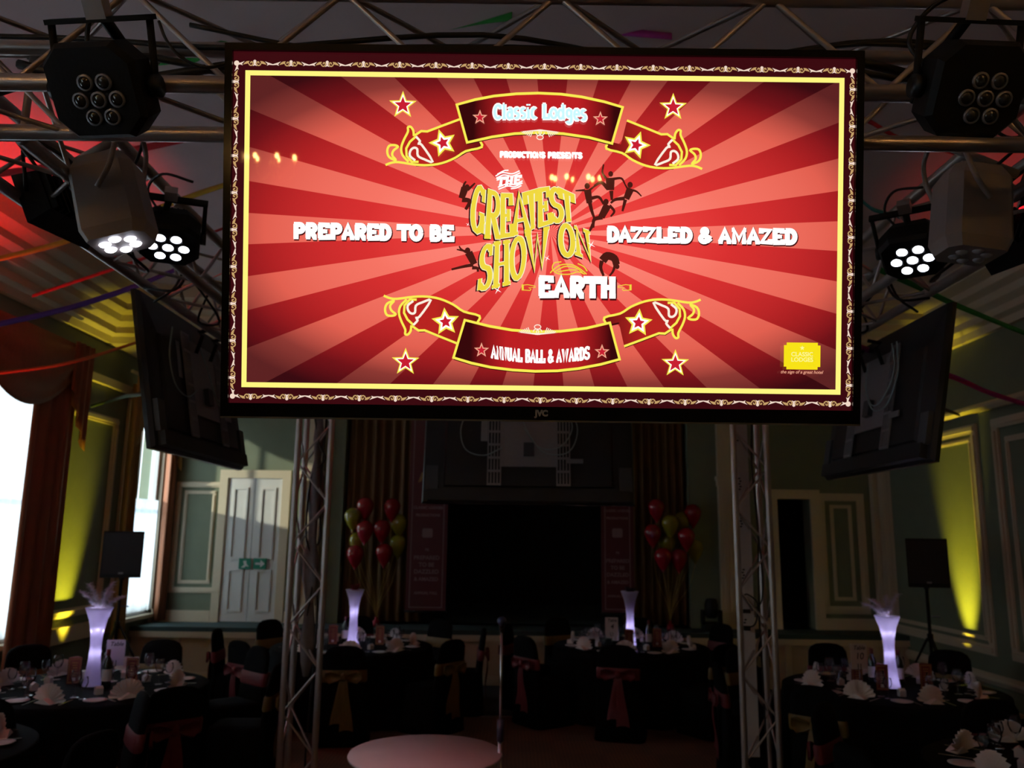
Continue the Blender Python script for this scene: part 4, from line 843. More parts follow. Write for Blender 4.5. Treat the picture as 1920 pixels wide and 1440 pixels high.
streamer('thin ochre streamer over the left swag curtain', (.20, .10, .02), [(-40, 704, 7.0), (130, 680, 6.9), (300, 628, 6.8)], .03)
streamer('dark green streamer end beside the gold curtain', (.03, .06, .02), [UX(170, 762, XL + .08), UX(190, 756, XL + .3), (230, 744, 8.4), (300, 720, 7.2), TA], .04)
streamer('wide green streamer near the left spotlight', GN, [(285, 116, 4.6), (360, 110, 4.5), (440, 114, 4.4), TA], .055, .2)
streamer('green streamer above the middle of the lit television', GN, [(760, 62, 4.6), (830, 48, 4.5), (900, 36, 4.4), (960, 30, 4.3)], .07, .2)
streamer('magenta streamer above the lit television', MG, [(1100, 55, 4.6), (1170, 60, 4.5), (1260, 68, 4.4)], .05, .2)
streamer('magenta streamer beside the upper right spotlight', MG, [TB_, (1600, 132, 4.6), (1660, 142, 4.6), (1740, 158, 4.6)], .05, .2)
streamer('red streamer behind the upper right spotlight', RD, [TB_, (1590, 236, 5.0), (1690, 260, 5.0), (1800, 290, 5.0)], .035)
streamer('teal streamer end at the right edge of the lit television', TL_, [TB_, (1590, 376, 5.0), (1640, 394, 5.0), (1690, 408, 5.0)], .03)
streamer('green streamer passing the right hanging television', GN, [(1650, 506, 4.2), (1730, 542, 4.3), (1800, 575, 4.4), (1960, 640, 4.6)], .035)
streamer('magenta streamer at the right picture edge', MG, [Vector((RIGX1 + .15, 5.0, ZT)), (1700, 680, 5.6), (1790, 708, 5.7), (1860, 738, 5.8), (1970, 772, 6.0)], .04)
streamer('short dark streamer above the right panel', (.05, .04, .03), [(1700, 748, 7.4), (1760, 764, 8.2), UX(1800, 778, XR - .07)], .04)
# ================================================================ floor things
# round table inside the rig, lit pink, and a microphone stand
c = UZ(798, 1411, .75); r = thing('cocktail_table', 'small round table with a pink lit top on the dance floor', 'table', (c.x, c.y, .012))
rad = 132 / FPX * (c - EYE).length * .985
MB().lathe([(.01, .705), (rad - .03, .705), (rad, .715), (rad + .004, .727), (rad, .738), (.01, .738)], 48).build('table_top', mat('pale_laminate', (.62, .50, .50), .45, scale=10, amt=.05), r)
MB().lathe([(.03, .02), (.03, .705)], 16).build('pedestal', BLACKM, r); MB().lathe([(.26, 0), (.26, .015), (.05, .04), (.03, .06)], 28).build('base', BLACKM, r)
lamp('pink_wash', 'SPOT', (RIGX0 + .45, RIGY0 + 1.0, ZT - .12), 52, (1.0, .30, .38), None, (c.x, c.y, .75), .05, math.radians(24), .5)
m_ = UZ(941, 1163, 1.5); r = thing('microphone_stand', 'chrome microphone stand with a dark microphone on the dance floor', 'microphone stand', (m_.x, m_.y, .012))
CHR = mat('chrome', (.55, .55, .58), .2, .9)
MB().lathe([(.012, .03), (.012, .85)], 12).lathe([(.008, .85), (.008, 1.42)], 12).build('pole', CHR, r); MB().lathe([(.02, .80), (.02, .92)], 14).build('clutch', mat('blue_black_grip', (.02, .022, .05), .4), r)
MB().lathe([(.14, 0), (.14, .015), (.03, .03)], 24).build('base', BLACKM, r); MB().lathe([(.010, 1.42), (.016, 1.44), (.018, 1.49)], 12).build('clip', BLACK, r)
mi = MB().tube([(.0, 0, 1.44), (-.0, -.05, 1.475)], .014, 10).build('microphone', BLACK, r); MB().ball((0, -.07, 1.49), .028, 14, 10).build('grille', mat('blue_mesh_grille', (.05, .06, .14), .4, .5, scale=400, amt=.5), mi)

# ---- chairs with black covers and sashes
COVER = mat('black_stretch_cover', (.0045, .0045, .0048), .9, scale=30, amt=.3, bump=.15, spec=.06)
SASHR = mat('red_organza', (.12, .005, .008), .6, scale=60, amt=.3, stretch=(1, 1, .2), bump=.2); SASHY = mat('gold_organza', (.14, .08, .012), .6, scale=60, amt=.3, stretch=(1, 1, .2), bump=.2)
def chair_meshes():
    cov = MB(); n = 24
    def rr(w_, d_, z, y0=0, e=.3):
        out = []
        for k in range(n):
            a = 2 * PI * k / n; ca, sa = math.cos(a), math.sin(a); out.append((w_ * math.copysign(abs(ca) ** e, ca), y0 + d_ * math.copysign(abs(sa) ** e, sa), z))
        return out
    rings = [rr(.255, .27, 0), rr(.245, .26, .10), rr(.228, .24, .30), rr(.222, .232, .44), rr(.21, .22, .47), rr(.12, .12, .478)]
    v = [p for g in rings for p in g]; f = [(i * n + j, i * n + (j + 1) % n, (i + 1) * n + (j + 1) % n, (i + 1) * n + j) for i in range(len(rings) - 1) for j in range(n)] + [tuple(range(n - 1, -1, -1)), tuple((len(rings) - 1) * n + j for j in range(n))]
    cov.add(v, f, True)
    rings = [rr(.235, .05, .02, -.235, .6), rr(.222, .04, .45, -.22, .6), rr(.212, .034, .62, -.235, .6), rr(.205, .032, .78, -.255, .6), rr(.195, .03, .86, -.267, .6), rr(.165, .027, .905, -.273, .6), rr(.11, .02, .932, -.276, .6), rr(.04, .008, .94, -.277, .6)]
    v = [p for g in rings for p in g]; f = [(i * n + j, i * n + (j + 1) % n, (i + 1) * n + (j + 1) % n, (i + 1) * n + j) for i in range(len(rings) - 1) for j in range(n)] + [tuple(range(n - 1, -1, -1)), tuple((len(rings) - 1) * n + j for j in range(n))]
    cov.add(v, f, True)
    band = MB(); v = []; 
    for z, k, y0 in ((.60, .0, -.233), (.615, .007, -.235), (.70, .007, -.245), (.715, .0, -.247)): v += rr(.214 + k, .036 + k, z, y0, .6)
    band.add(v, [(i * n + j, i * n + (j + 1) % n, (i + 1) * n + (j + 1) % n, (i + 1) * n + j) for i in range(3) for j in range(n)], True)
    bow = MB(); 
    for s in (-1, 1):
        pts = [(0, 0), (.05, .035), (.12, .06), (.17, .045), (.175, -.02), (.13, -.065), (.06, -.04)]; L_ = len(pts)
        bow.add([(s * a, -.300 - .02 * math.sin(a * 18), .655 + b) for a, b in pts] + [(s * a, -.322 - .02 * math.sin(a * 18), .655 + b * .85) for a, b in pts], [tuple(range(L_)), tuple(range(2 * L_ - 1, L_ - 1, -1))] + [(i, (i + 1) % L_, L_ + (i + 1) % L_, L_ + i) for i in range(L_)], True)
    knot = MB().ball((0, -.312, .655), (.035, .025, .04), 12, 8)
    tails = []
    for s in (-1, 1):
        t_ = MB(); v = []; K = 9
        for i in range(K):
            q = i / (K - 1); zz = .64 - q * (.46 if s > 0 else .40); wd = .022 + .045 * q; yy = -.305 - .012 * math.sin(q * 6)
            for u in (-1, -.33, .33, 1): v.append((s * (.012 + .035 * q) + u * wd, yy - .007 * math.cos(u * 5 + q * 3) - .004, zz - (.02 * abs(u) if i == K - 1 else 0)))
        f = [(i * 4 + j, i * 4 + j + 1, i * 4 + 5 + j, i * 4 + 4 + j) for i in range(K - 1) for j in range(3)]; t_.add(v, f, True); tails.append(t_)
    return cov, band, bow, knot, tails
_cov, _band, _bow, _knot, _tails = chair_meshes()
CM = {}
for key, m in (('red', SASHR), ('gold', SASHY)):
    CM[key] = []
    for nm, g in (('sash_band', _band), ('bow', _bow), ('knot', _knot), ('tail', _tails[0]), ('tail', _tails[1])):
        me = g.mesh(nm); me.materials.append(m); CM[key].append((nm, me))
COVM = _cov.mesh('cover'); COVM.materials.append(COVER)
def chair(loc, rotz, colour, lab, group):
    r = thing('banquet_chair', lab, 'chair', loc, rotz, group); link('cover', COVM, r)
    for nm, me in CM[colour]: link(nm, me, r)
# ---- tableware
LINEN = mat('white_linen', (.74, .66, .62), .8, scale=40, amt=.06, bump=.1); CLOTH = mat('black_tablecloth', (.005, .005, .0055), .9, scale=30, amt=.3, bump=.1, spec=.06)
WGLASS = glass_mat('wine_glass', (.97, .97, .98), .05, .12); BOTTLE = mat('dark_bottle_glass', (.012, .02, .012), .1, coat=.5)
REDP = mat('red_card', (.16, .022, .016), .6, scale=20, amt=.2); CARD = mat('white_card', (.60, .56, .55), .7, amt=.04); INK = mat('black_ink', (.01, .01, .01), .7); SILV = mat('cutlery_steel', (.5, .49, .48), .25, .9)
def napkin_mesh():
    m2 = MB(); K = 22; v = []; f = []
    for i in range(K + 1):
        a = math.radians(-82 + 164 * i / K); y = .014 * (1 if i % 2 else -1)
        for rr_, yy in ((.012, y * .2), (.075, y * .8), (.125, y)): v.append((rr_ * math.sin(a), yy + rr_ * .12, max(.0, rr_ * math.cos(a)) + .0))
    for i in range(K):
        for j in range(2): f.append((i * 3 + j, i * 3 + 3 + j, i * 3 + 4 + j, i * 3 + 1 + j))
    m2.add(v, f); m2.prism([(-.07, 0), (0, .035), (.07, 0)], -.05, .02, None, 'xz'); me = m2.mesh('napkin'); me.materials.append(LINEN); return me
NAPK = napkin_mesh()
def glass_mesh(h, rb, k):
    st = h * .42; prof = [(.001, .001), (.034 * k, .001), (.034 * k, .004), (.006, .010), (.0042, st * .5), (.006, st), (rb * .7, st + h * .12), (rb, st + h * .30), (rb * .93, h * .88), (rb * .82, h), (rb * .78, h), (rb * .89, h * .88), (rb * .95, st + h * .30), (rb * .62, st + h * .13), (.002, st + .01)]
    me = MB().lathe(prof, 18).mesh('wine_glass'); me.materials.append(WGLASS); return me
GL1, GL2 = glass_mesh(.20, .040, 1.0), glass_mesh(.16, .034, .9)
PLT = MB().lathe([(.001, .004), (.05, .004), (.082, .012), (.084, .015), (.05, .009), (.001, .009)], 26).mesh('side_plate'); PLT.materials.append(CARD)
def cutlery():
    m2 = MB(); 
    for k, x in enumerate((-.16, .16)):
        m2.box((x, 0, .003), (.016, .11, .004)); m2.prism([(x - .011, .05), (x + .011, .05), (x + .008, .11), (x - .006, .115)], .001, .005)
    me = m2.mesh('cutlery'); me.materials.append(SILV); return me
KN = MB().prism([(-.008, -.10), (.008, -.10), (.010, .02), (.009, .11), (-.004, .11), (-.008, .02)], .001, .005).mesh('knife'); KN.materials.append(SILV)
def bottle(loc, lab, dark=BOTTLE):
    r = thing('wine_bottle', lab, 'bottle', loc, random.random() * 6)
    MB().lathe([(.001, .002), (.036, .002), (.037, .01), (.037, .18), (.030, .215), (.014, .245), (.013, .285), (.015, .287), (.015, .30), (.001, .30)], 18).build('body', dark, r)
    MB().lathe([(.0376, .06), (.0376, .15)], 18, None, None, False).build('label_wrap', CARD, r); MB().lathe([(.0148, .255), (.0158, .258), (.0158, .302), (.001, .303)], 14, None, None, False).build('capsule', mat('capsule_red', (.12, .01, .015), .4), r)
def menu(loc, rz, lab):
    r = thing('menu_card', lab, 'menu', loc, rz)
    v = [(-.05, 0, 0), (.05, 0, 0), (0, .08, 0)]; m2 = MB()
    tri_ = [(-.052, -.03), (.052, -.03), (0, .06)]; m2.prism(tri_, 0, .21).build('card', REDP, r)
    MB().span((-.044, -.0312, .195), (.044, -.0302, .200)).span((-.044, -.0312, .01), (.044, -.0302, .015)).span((-.044, -.0312, .015), (-.040, -.0302, .195)).span((.040, -.0312, .015), (.044, -.0302, .195)).build('border_print', mat('gold_print', (.35, .22, .06), .5), r)
    m2 = MB()
    for k in range(6): m2.span((-.022 + .004 * (k % 3), -.0312, .165 - k * .02), (.022 - .004 * (k % 2), -.0302, .171 - k * .02))
    m2.build('text_lines', mat('gold_print', (.35, .22, .06), .5), r); MB().span((-.014, -.0314, .025), (.014, -.0302, .05)).build('badge_print', CARD, r)
def table_sign(loc, rz, num, lab):
    r = thing('table_number', lab, 'sign', loc, rz)
    MB().box((0, 0, .235), (.15, .004, .21)).build('card', CARD, r); MB().tube([(0, .004, .0), (0, .004, .15)], .004).lathe([(.04, 0), (.04, .006), (.006, .012)], 16).build('stand', SILV, r)
    R = Matrix.Rotation(PI / 2, 4, 'X')
    text_mesh('Table', .048, INK, r, Matrix.Translation((.005, -.0026, .305)) @ R, 'lettering', .0008, 'CENTER', .25)
    if num: text_mesh(num, .075, INK, r, Matrix.Translation((.005, -.0026, .235)) @ R, 'lettering', .0012, 'CENTER', .15)
    for x_ in (-.012, .012): MB().box((x_, -.004, .15), (.006, .003, .05)).build('clip_prong', INK, r)
VASE = translucent('frosted_vase_glass', (226, 220, 240), .72, 0); LEDW = emat('fairy_light', (240, 240, 255), 10)
def vase(loc, lab, spots, h=.62, tint=(.80, .78, 1.0), e=1.0):
    r = thing('led_vase', lab, 'vase', loc); pr = [(.070, 0), (.072, .01), (.062, .06), (.047, h * .35), (.043, h * .5), (.05, h * .68), (.070, h * .84), (.100, h * .97), (.108, h)]
    full = pr + [(a - .004, z) for a, z in pr[::-1][:-1]] + [(.06, .012)]
    MB().lathe([(.001, .0)] + full[:-1] + [(.055, .012), (.001, .012)], 28, None, None, False).build('body', VASE, r)
    for k, (z, en, ring_) in enumerate(spots):
        n_ = ring_ or 3; rr_ = (.045 if z > h * .7 else .020)
        for j in range(n_):
            a = 2 * PI * j / n_ + k; MB().ball((rr_ * math.cos(a), rr_ * math.sin(a), z + .01 * math.sin(j * 2)), .007, 8, 6).build('fairy_light', LEDW, r)
        lamp('vase_glow', 'POINT', Vector(loc) + Vector((0, 0, z)), en, tint, None, None, .012)
    return r
def plume(loc, m, d, L_, lab, group, bend=.6):
    """curled feather: a spine with many barbs"""
    r = thing('feather', lab, 'feather', loc, 0, group); d = Vector(d); pts = []; p = Vector((0, 0, 0)); dirv = Vector((d.x * .4, d.y * .4, 1)).normalized()
    for i in range(10): pts.append(p.copy()); p += dirv * L_ / 10; dirv = (dirv + Vector((d.x, d.y, -.35)) * bend * .22).normalized()
    MB().tube(pts, [.003 * (1 - i / 12) for i in range(10)], 5).build('quill', m, r); m2 = MB(); rnd = random.Random(int(abs(loc[0] * 1000 + d.x * 77)))
    for i in range(2, 10):
        for k in range(44):
            a = rnd.random() * 2 * PI; q = Vector((math.cos(a), math.sin(a), rnd.uniform(-.2, .7))) * rnd.uniform(.016, .050) * (1.15 - .04 * i); o_ = pts[i] + (pts[i] - pts[i - 1]) * rnd.random(); s_ = Vector((-q.y, q.x, .01)).normalized() * .0024
            m2.add([tuple(o_ - s_), tuple(o_ + s_), tuple(o_ + q + s_ * .6 + Vector((0, 0, -.006))), tuple(o_ + q - s_ * .6 + Vector((0, 0, -.006)))], [(0, 1, 2, 3)])
    o = m2.build('barbs', m, r); o['kind'] = 'stuff'
FEW = mat('lilac_white_feather', (.80, .74, .86), .8, amt=.1); FER = mat('crimson_feather', (.25, .008, .015), .8); FED = mat('dark_plum_feather', (.03, .006, .014), .8)
WORDS = ['near', 'near right', 'right', 'far right', 'far', 'far left', 'left', 'near left']
def place_word(cx, cy, x, y):
    base = math.atan2(-cy, -cx); a = (math.atan2(y - cy, x - cx) - base) % (2 * PI); return WORDS[int((a / (PI / 4)) + .5) % 8]
CHP = []
TABS = [(t.x, t.y) for t in (UZ(661, 1210, .754), UZ(1182, 1210, .754), UZ(1672, 1289, .754), UZ(172, 1286, .754))]
def free(x, y, cx, cy):
    far = lambda p, d: (p[0] - x) ** 2 + (p[1] - y) ** 2 > d * d
    return all(far(p, .52) for p in CHP) and all(far(p, 1.2) or (abs(p[0] - cx) + abs(p[1] - cy) < .1) for p in TABS) and far((2.0, 6.72), .44) and far((-1.7, 6.72), .48)
def setting(tname, cx, cy, off, cols, nplace=8, dress=True, R=.90, chairs=True):
    """a round table laid for eight: cloth, chairs, napkins, glasses, plates"""
    r = thing('round_table', 'round banquet table under the black cloth of %s' % tname, 'table', (cx, cy, 0), 0, 'round banquet tables')
    MB().lathe([(.01, .72), (R - .01, .72), (R - .01, .745), (.01, .745)], 36).build('table_top', mat('plywood', (.25, .16, .08), .6), r)
    for k in range(4): a = k * PI / 2 + .4; MB().tube([(.5 * math.cos(a), .5 * math.sin(a), .0), (.5 * math.cos(a), .5 * math.sin(a), .72)], .016).build('leg', STEEL, r)
    wob = lambda a, z: 1 + (.0 if z > .7 else (.7 - z) * .055 * math.sin(13 * a) + (.7 - z) * .02 * math.sin(5 * a))
    o = MB().lathe([(.01, .752), (R * .6, .752), (R - .01, .752), (R + .006, .744), (R + .012, .70), (R + .025, .5), (R + .04, .25), (R + .05, .02)], 104, None, wob, False).build('tablecloth', CLOTH); o.location = (cx, cy, 0)
    tag(o, 'black floor length cloth on %s' % tname, 'tablecloth', 'black tablecloths')
    zt = .754
    for k in range(nplace):
        a = math.radians(off + k * 360 / nplace); ca, sa = math.cos(a), math.sin(a); x, y = cx + ca * 1.23, cy + sa * 1.23; wd = place_word(cx, cy, x, y); col = cols[k % len(cols)]
        if chairs and seen((x, y, .7), 90) and free(x, y, cx, cy): CHP.append((x, y)); chair((x, y, 0), a + PI / 2 + random.uniform(-.08, .08), col, 'black covered chair with %s bow, %s side of %s' % (col, wd, tname), 'covered chairs at ' + tname)
        if not dress: continue
        def at(rad_, side): return (cx + ca * rad_ - sa * side, cy + sa * rad_ + ca * side, zt)
        p = at(.70, 0)
        if not seen(p, 40): continue
        g = 'place settings on ' + tname
        o = link('napkin', NAPK); o.location = p; o.rotation_euler = (random.uniform(-.12, .05), random.uniform(-.1, .1), a + PI / 2 + random.uniform(-.4, .4)); o.scale = (1.1, 1, 1.1); tag(o, 'white fan folded napkin at the %s place of %s' % (wd, tname), 'napkin', 'napkins on ' + tname)
        for me, rd, sd_, nm in ((GL1, .50, .10, 'tall'), (GL2, .55, .18, 'short')):
            o = link('wine_glass', me); o.location = at(rd, sd_); tag(o, '%s clear wine glass at the %s place of %s' % (nm, wd, tname), 'glass', 'wine glasses on ' + tname)
        o = link('side_plate', PLT); o.location = at(.68, -.23); tag(o, 'small white plate at the %s place of %s' % (wd, tname), 'plate', 'side plates on ' + tname)
        for s_, wn in ((-.13, 'left'), (.13, 'right')):
            o = link('knife', KN); o.location = at(.70, s_); o.rotation_euler = (0, 0, a + PI / 2); tag(o, 'steel knife %s of the napkin, %s place of %s' % (wn, wd, tname), 'knife', 'cutlery on ' + tname)
        b_ = at(.40, -.10); o = MB().box((0, 0, .022), (.05, .05, .044)).prism([(-.026, 0), (0, .018), (.026, 0)], -.026, .026, Matrix.Translation((0, 0, .044)), 'xz').build('favour_box', CARD); o.location = b_; o.rotation_euler = (0, 0, a); tag(o, 'small white favour box at the %s place of %s' % (wd, tname), 'box', 'favour boxes on ' + tname)
tA = UZ(661, 1210, .754); tB = UZ(1182, 1210, .754); tC = UZ(1672, 1289, .754); tD = UZ(172, 1286, .754)
Z0 = Vector((0, 0, 0))
setting('table behind left truss leg', tA.x, tA.y, -82, ['gold', 'gold', 'red', 'gold', 'red', 'gold', 'red', 'red'])
setting('table signed four', tB.x, tB.y, -103, ['red', 'gold', 'gold', 'red', 'gold', 'gold', 'red', 'red'])
setting('table signed ten', tC.x, tC.y, -90, ['red', 'gold', 'red', 'gold', 'red', 'gold', 'red', 'gold'])
setting('table before left windows', tD.x, tD.y, -88, ['gold', 'red', 'gold', 'red', 'gold', 'gold', 'red', 'gold'])
setting('lower right corner table', 3.30, 4.86, 100, ['red', 'red', 'gold', 'red', 'gold', 'red', 'gold', 'red'])
setting('lower left corner table', -3.68, 4.95, 80, ['gold', 'red', 'red', 'gold', 'gold', 'red', 'gold', 'red'])
ZTB = .754
vase((tA.x, tA.y, ZTB), 'glowing trumpet vase with crimson feathers by the left truss leg', ((.035, 1.5, 0), (.37, 1.4, 0)), .62)
vase((tB.x, tB.y, ZTB), 'glowing trumpet vase with dark feathers beside the number four sign', ((.06, 2.0, 0), (.22, 1.3, 0)), .62)
vase((tC.x, tC.y, ZTB), 'glowing trumpet vase with pale feathers beside the number ten sign', ((.565, .20, 3), (.46, .30, 7), (.28, .30, 2), (.06, .3, 2)), .60)
vase((tD.x, tD.y, ZTB), 'glowing trumpet vase with lilac feathers in front of the left windows', ((.585, .25, 3), (.44, .8, 6), (.26, .7, 4)), .62)
for (t_, m_f, nm, dirs, L_) in ((tC, FEW, 'pale feather', [(-1.0, .1), (-.7, -.3), (-.4, .4), (-.9, .4), (.3, -.2), (.1, .2)], .22), (tD, FEW, 'lilac feather', [(-.7, 0), (.2, .2), (.9, .1), (.5, -.3), (-.2, -.3)], .24), (tA, FER, 'crimson feather', [(-.2, 0), (.2, .1), (0, -.2)], .10), (tB, FED, 'dark plum feather', [(.5, 0), (-.3, .1), (.2, -.2), (-.1, .3)], .09)):
    for i, d in enumerate(dirs):
        lean = ('first', 'second', 'third', 'fourth', 'fifth', 'sixth')[sorted(dirs).index(d)]
        tn = {id(tA): 'by the left truss leg', id(tB): 'beside the number four sign', id(tC): 'beside the number ten sign', id(tD): 'in front of the left windows'}[id(t_)]
        plume((t_.x + .03 * d[0], t_.y + .03 * d[1], ZTB + .575), m_f, d, L_ * (1 + .12 * math.sin(i * 2)), '%s, %s from the left, in the vase %s' % (nm, lean, tn), 'feathers in the vase ' + tn)
s4 = UY(1147, 1200, tB.y - .25); table_sign((s4.x, s4.y, ZTB), -.05, '4', 'white card reading Table four on a stand')
s10 = UY(1612, 1260, tC.y - .15); table_sign((s10.x, s10.y, ZTB + .04), .12, '10', 'white card reading Table ten on a stand')
sD = UY(214, 1250, tD.y + .2); table_sign((sD.x, sD.y, ZTB), .2, '', 'blurred white table number card beside the lilac feather vase')
MB_ = [((tC.x - .33, tC.y - .05, ZTB), .2, 'red brown menu card left of the number ten sign'), ((tC.x - .14, tC.y - .12, ZTB), -.1, 'red brown menu card between the number ten sign and the vase'), ((tC.x + .27, tC.y - .05, ZTB), -.1, 'red brown menu card right of the vase beside the number ten sign'),
       ((tB.x - .06, tB.y - .28, ZTB), .1, 'red brown menu card beside the number four sign'), ((tB.x + .30, tB.y - .10, ZTB), -.2, 'red brown menu card right of the vase beside the number four sign'), ((tD.x - .2, tD.y + .1, ZTB), .3, 'dark red menu card left of the lilac feather vase'), ((tD.x + .28, tD.y + .12, ZTB), -.1, 'dark red menu card right of the lilac feather vase'), ((tA.x - .25, tA.y + .1, ZTB), .2, 'dark red menu card left of the crimson feather vase'),
       ((tA.x + .3, tA.y + .1, ZTB), -.1, 'dark red menu card right of the crimson feather vase')]
for a_ in MB_: menu(*a_)
for p, lab in (((tC.x - .08, tC.y + .18), 'dark wine bottle left of the pale feather vase'), ((tC.x + .12, tC.y + .1), 'dark wine bottle right of the pale feather vase'), ((tB.x + .2, tB.y - .12), 'dark wine bottle right of the dark feather vase'), ((tB.x - .18, tB.y - .05), 'dark wine bottle left of the dark feather vase'), ((tA.x - .12, tA.y + .15), 'dark wine bottle behind the crimson feather vase'), ((tD.x + .16, tD.y - .1), 'dark wine bottle near the lilac feather vase')):
    bottle((p[0], p[1], ZTB), lab)
# ---- loudspeakers on tripods
def pa(x, y, z0, w_, h_, rz, lab, lab2, base=0):
    r = thing('speaker_stand', lab2, 'speaker stand', (x, y, base)); H_ = z0 - base
    MB().tube([(0, 0, .35), (0, 0, H_ - .02)], .018, 12).build('pole', BLACKM, r); MB().lathe([(.032, .92), (.032, 1.0)], 14).build('collar', BLACKM, r); MB().tube([(.03, 0, H_ - .32), (.12, -.02, H_ - .32)], .008).build('pin', STEEL, r)
    for k in range(3):
        a = k * 2 * PI / 3 + .5; MB().tube([(.03 * math.cos(a), .03 * math.sin(a), .95), (.5 * math.cos(a), .5 * math.sin(a), .02)], .012).build('leg', BLACKM, r); MB().tube([(.02 * math.cos(a), .02 * math.sin(a), .45), (.29 * math.cos(a), .29 * math.sin(a), .44)], .007).build('strut', BLACKM, r)
    s = thing('loudspeaker', lab, 'loudspeaker', (x, y, z0), rz); hw, d_ = w_ / 2, .34
    MB().prism([(-hw, -d_ / 2), (hw, -d_ / 2), (hw * .72, d_ / 2), (-hw * .72, d_ / 2)], 0, h_).build('cabinet', BLACKM, s)
    MB().box((0, -d_ / 2 - .006, h_ * .52), (w_ * .92, .012, h_ * .88)).build('grille', mat('speaker_grille', (.008, .008, .008), .6, scale=500, amt=.5, bump=.2), s); MB().box((0, -d_ / 2 - .014, h_ * .10), (.05, .004, .02)).build('badge', STEEL, s)
    MB().lathe([(.03, -.03), (.03, .0)], 12).build('socket', BLACK, s)
p = UY(1737, 1100, 9.4); pa(p.x, p.y, p.z, .42, (UY(1737, 1010, 9.4) - p).z, -.28, 'black loudspeaker on a pole in front of the yellow lit right wall', 'black tripod holding the right loudspeaker')
p = UY(228, 1082, 9.6); pa(p.x, p.y, p.z, .42, (UY(228, 996, 9.6) - p).z, .35, 'black loudspeaker on a pole beside the far corner window', 'black tripod holding the left loudspeaker')
# ---- banners either side of the stage
BAN = mat('banner_red_vinyl', (.09, .009, .013), .5, scale=6, amt=.15); BANP = mat('banner_print', (.24, .16, .16), .6); BANG = mat('banner_gold', (.32, .18, .05), .6)
def banner(xa, xb, ybot, lab, lines):
    Yb = 12.05; a, b = UY(xa, ybot, Yb), UY(xb, ybot, Yb); w_ = b.x - a.x; zb, ztop = a.z, 3.9; r = thing('hanging_banner', lab, 'banner', ((a.x + b.x) / 2, Yb, zb), 0, 'red banners beside the stage'); h_ = ztop - zb
    MB().box((0, 0, h_ / 2), (w_, .008, h_)).build('sheet', BAN, r); MB().tube([(-w_ / 2 - .02, 0, h_), (w_ / 2 + .02, 0, h_)], .018).build('top_bar', BLACKM, r); MB().tube([(-w_ / 2 - .02, 0, 0), (w_ / 2 + .02, 0, 0)], .014).build('bottom_bar', BLACKM, r)
    MB().tube([(-w_ / 2 + .05, 0, h_), (-w_ / 2 + .05, 0, 4.36 - zb)], .004).tube([(w_ / 2 - .05, 0, h_), (w_ / 2 - .05, 0, 4.36 - zb)], .004).build('hanging_wire', STEEL, r)
    m2 = MB(); e = .05; t_ = .012
    m2.span((-w_ / 2 + e, -.0065, e), (w_ / 2 - e, -.0045, e + t_)).span((-w_ / 2 + e, -.0065, h_ - e), (w_ / 2 - e, -.0045, h_ - e + t_)).span((-w_ / 2 + e, -.0065, e), (-w_ / 2 + e + t_, -.0045, h_ - e)).span((w_ / 2 - e - t_, -.0065, e), (w_ / 2 - e, -.0045, h_ - e)); m2.build('border_print', BANP, r)
    R = Matrix.Rotation(PI / 2, 4, 'X')
    for s, py, sz in lines: text_mesh(s, sz, BANP, r, Matrix.Translation((0, -.0055, UY((xa + xb) / 2, py, Yb).z - zb)) @ R, 'lettering', .002)
    zc_ = UY((xa + xb) / 2, 1000, Yb).z - zb; m2 = MB(); m2.prism([(-.075, -.04), (-.06, -.06), (.06, -.06), (.075, -.04), (.075, .05), (.06, .07), (-.06, .07), (-.075, .05)], -.0065, -.0045, Matrix.Translation((0, 0, zc_)), 'xz'); m2.build('badge_print', BANP, r)
    m2 = MB(); zt_ = UY((xa + xb) / 2, 905, Yb).z - zb
    for k in range(4): m2.prism([(-.16 + k * .07, .0), (-.11 + k * .07, .02), (-.07 + k * .07, .14), (-.11 + k * .07, .15)], -.0065, -.0045, Matrix.Translation((0, 0, zt_ - k * .05)), 'xz')
    m2.build('gold_print', BANG, r)
LN = [('CLASSIC LODGES', 952, .055), ('PRODUCTIONS', 966, .05), ('BE', 1031, .05), ('PREPARED', 1046, .08), ('TO BE', 1059, .08), ('DAZZLED', 1072, .08), ('& AMAZED', 1086, .07), ('ANNUAL BALL', 1112, .05)]
banner(759, 835, 1146, 'red printed banner left of the dark stage', LN); banner(1128, 1190, 1150, 'red printed banner right of the dark stage', [(a, b + 6, s * .9) for a, b, s in LN])
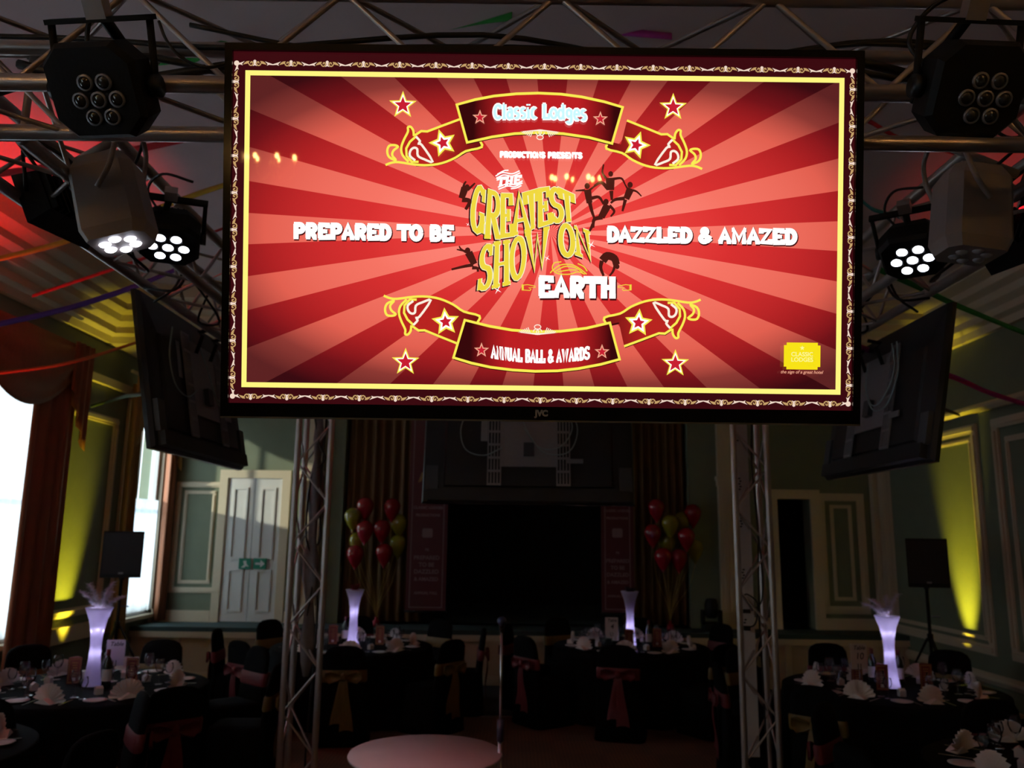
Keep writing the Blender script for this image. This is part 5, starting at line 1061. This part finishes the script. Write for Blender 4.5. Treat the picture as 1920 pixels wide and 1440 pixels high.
# ---- balloons
BRED = mat('red_latex', (.30, .008, .018), .18, coat=.5, scale=4, amt=.1); BYEL = mat('yellow_latex', (.26, .22, .012), .18, coat=.5, scale=4, amt=.1)
bp = [(.012, -.19), (.02, -.178), (.012, -.172), (.05, -.13), (.095, -.06), (.122, .01), (.125, .06), (.105, .11), (.065, .145), (.02, .158), (.002, .16)]
BM = {}
for k, m in (('red', BRED), ('yellow', BYEL)):
    BM[k] = MB().lathe(bp, 20).mesh('balloon_skin'); BM[k].materials.append(m)
RIB = mat('gold_curling_ribbon', (.40, .26, .06), .3, .5)
def cluster(items, foot, side):
    w0 = UY(*foot); w0.z = DZ; wt = thing('balloon_weight', 'small weight tied under the %s balloons' % side, 'weight', w0); MB().lathe([(.05, 0), (.06, .02), (.05, .09), (.015, .11), (.03, .14)], 12).build('body', mat('red_foil', (.2, .01, .02), .3, .6), wt)
    for i, (px, py, col, dy, word) in enumerate(items):
        p = UY(px, py, 11.95 + dy); r = thing('balloon', '%s balloon, %s in the cluster %s of the stage' % (col, word, side), 'balloon', p, 0, 'balloons %s of the stage' % side); link('skin', BM[col], r)
        e = w0 + Vector((0, 0, .13)) - p; MB().tube(spline([(0, 0, -.19), (e.x * .3 + .03 * math.sin(i), e.y * .3, -.19 + (e.z + .19) * .4), (e.x * .8, e.y * .8, -.19 + (e.z + .19) * .75), tuple(e)], 4), .0035, 4).build('ribbon', RIB, r)
cluster([(685, 953, 'red', 0, 'top left'), (735, 955, 'red', .05, 'top right'), (662, 973, 'yellow', -.05, 'upper far left'), (684, 997, 'red', -.1, 'centre left'), (716, 996, 'red', -.1, 'centre right'), (748, 985, 'yellow', .15, 'upper far right'), (670, 1018, 'yellow', .12, 'lower far left'), (666, 1043, 'red', -.05, 'bottom left'), (720, 1040, 'red', -.05, 'bottom right'), (746, 1024, 'yellow', .15, 'lower far right')], (705, 1170, 11.95), 'left')
cluster([(1231, 956, 'red', 0, 'top left'), (1299, 966, 'red', .05, 'top right'), (1257, 986, 'yellow', -.08, 'upper middle'), (1279, 980, 'yellow', .12, 'behind the upper middle'), (1224, 1004, 'red', 0, 'far left'), (1287, 1010, 'red', -.08, 'right of centre'), (1252, 1020, 'yellow', .15, 'middle'), (1243, 1048, 'red', -.1, 'bottom left'), (1273, 1050, 'red', -.05, 'bottom right'), (1303, 1032, 'yellow', .12, 'far right')], (1257, 1172, 11.95), 'right')
# ---- dark moving head light standing on the stage edge
p = UY(1335, 1176, 12.0); r = thing('moving_head_light', 'dark moving head light standing on the right of the stage', 'stage light', (p.x, 12.0, DZ))
MB().box((0, 0, .05), (.26, .22, .10), None, .92).build('base', BLACKM, r); MB().box((-.12, 0, .19), (.04, .12, .20)).box((.12, 0, .19), (.04, .12, .20)).box((0, 0, .11), (.28, .12, .03)).build('yoke', BLACKM, r); MB().lathe([(.06, -.10), (.09, -.06), (.095, .08), (.075, .15), (.07, .16)], 18, Matrix.Translation((0, 0, .28))).build('head', BLACKM, r)
MB().lathe([(.001, .158), (.066, .158), (.06, .168), (.001, .172)], 18, Matrix.Translation((0, 0, .28))).build('lens', LENS, r)
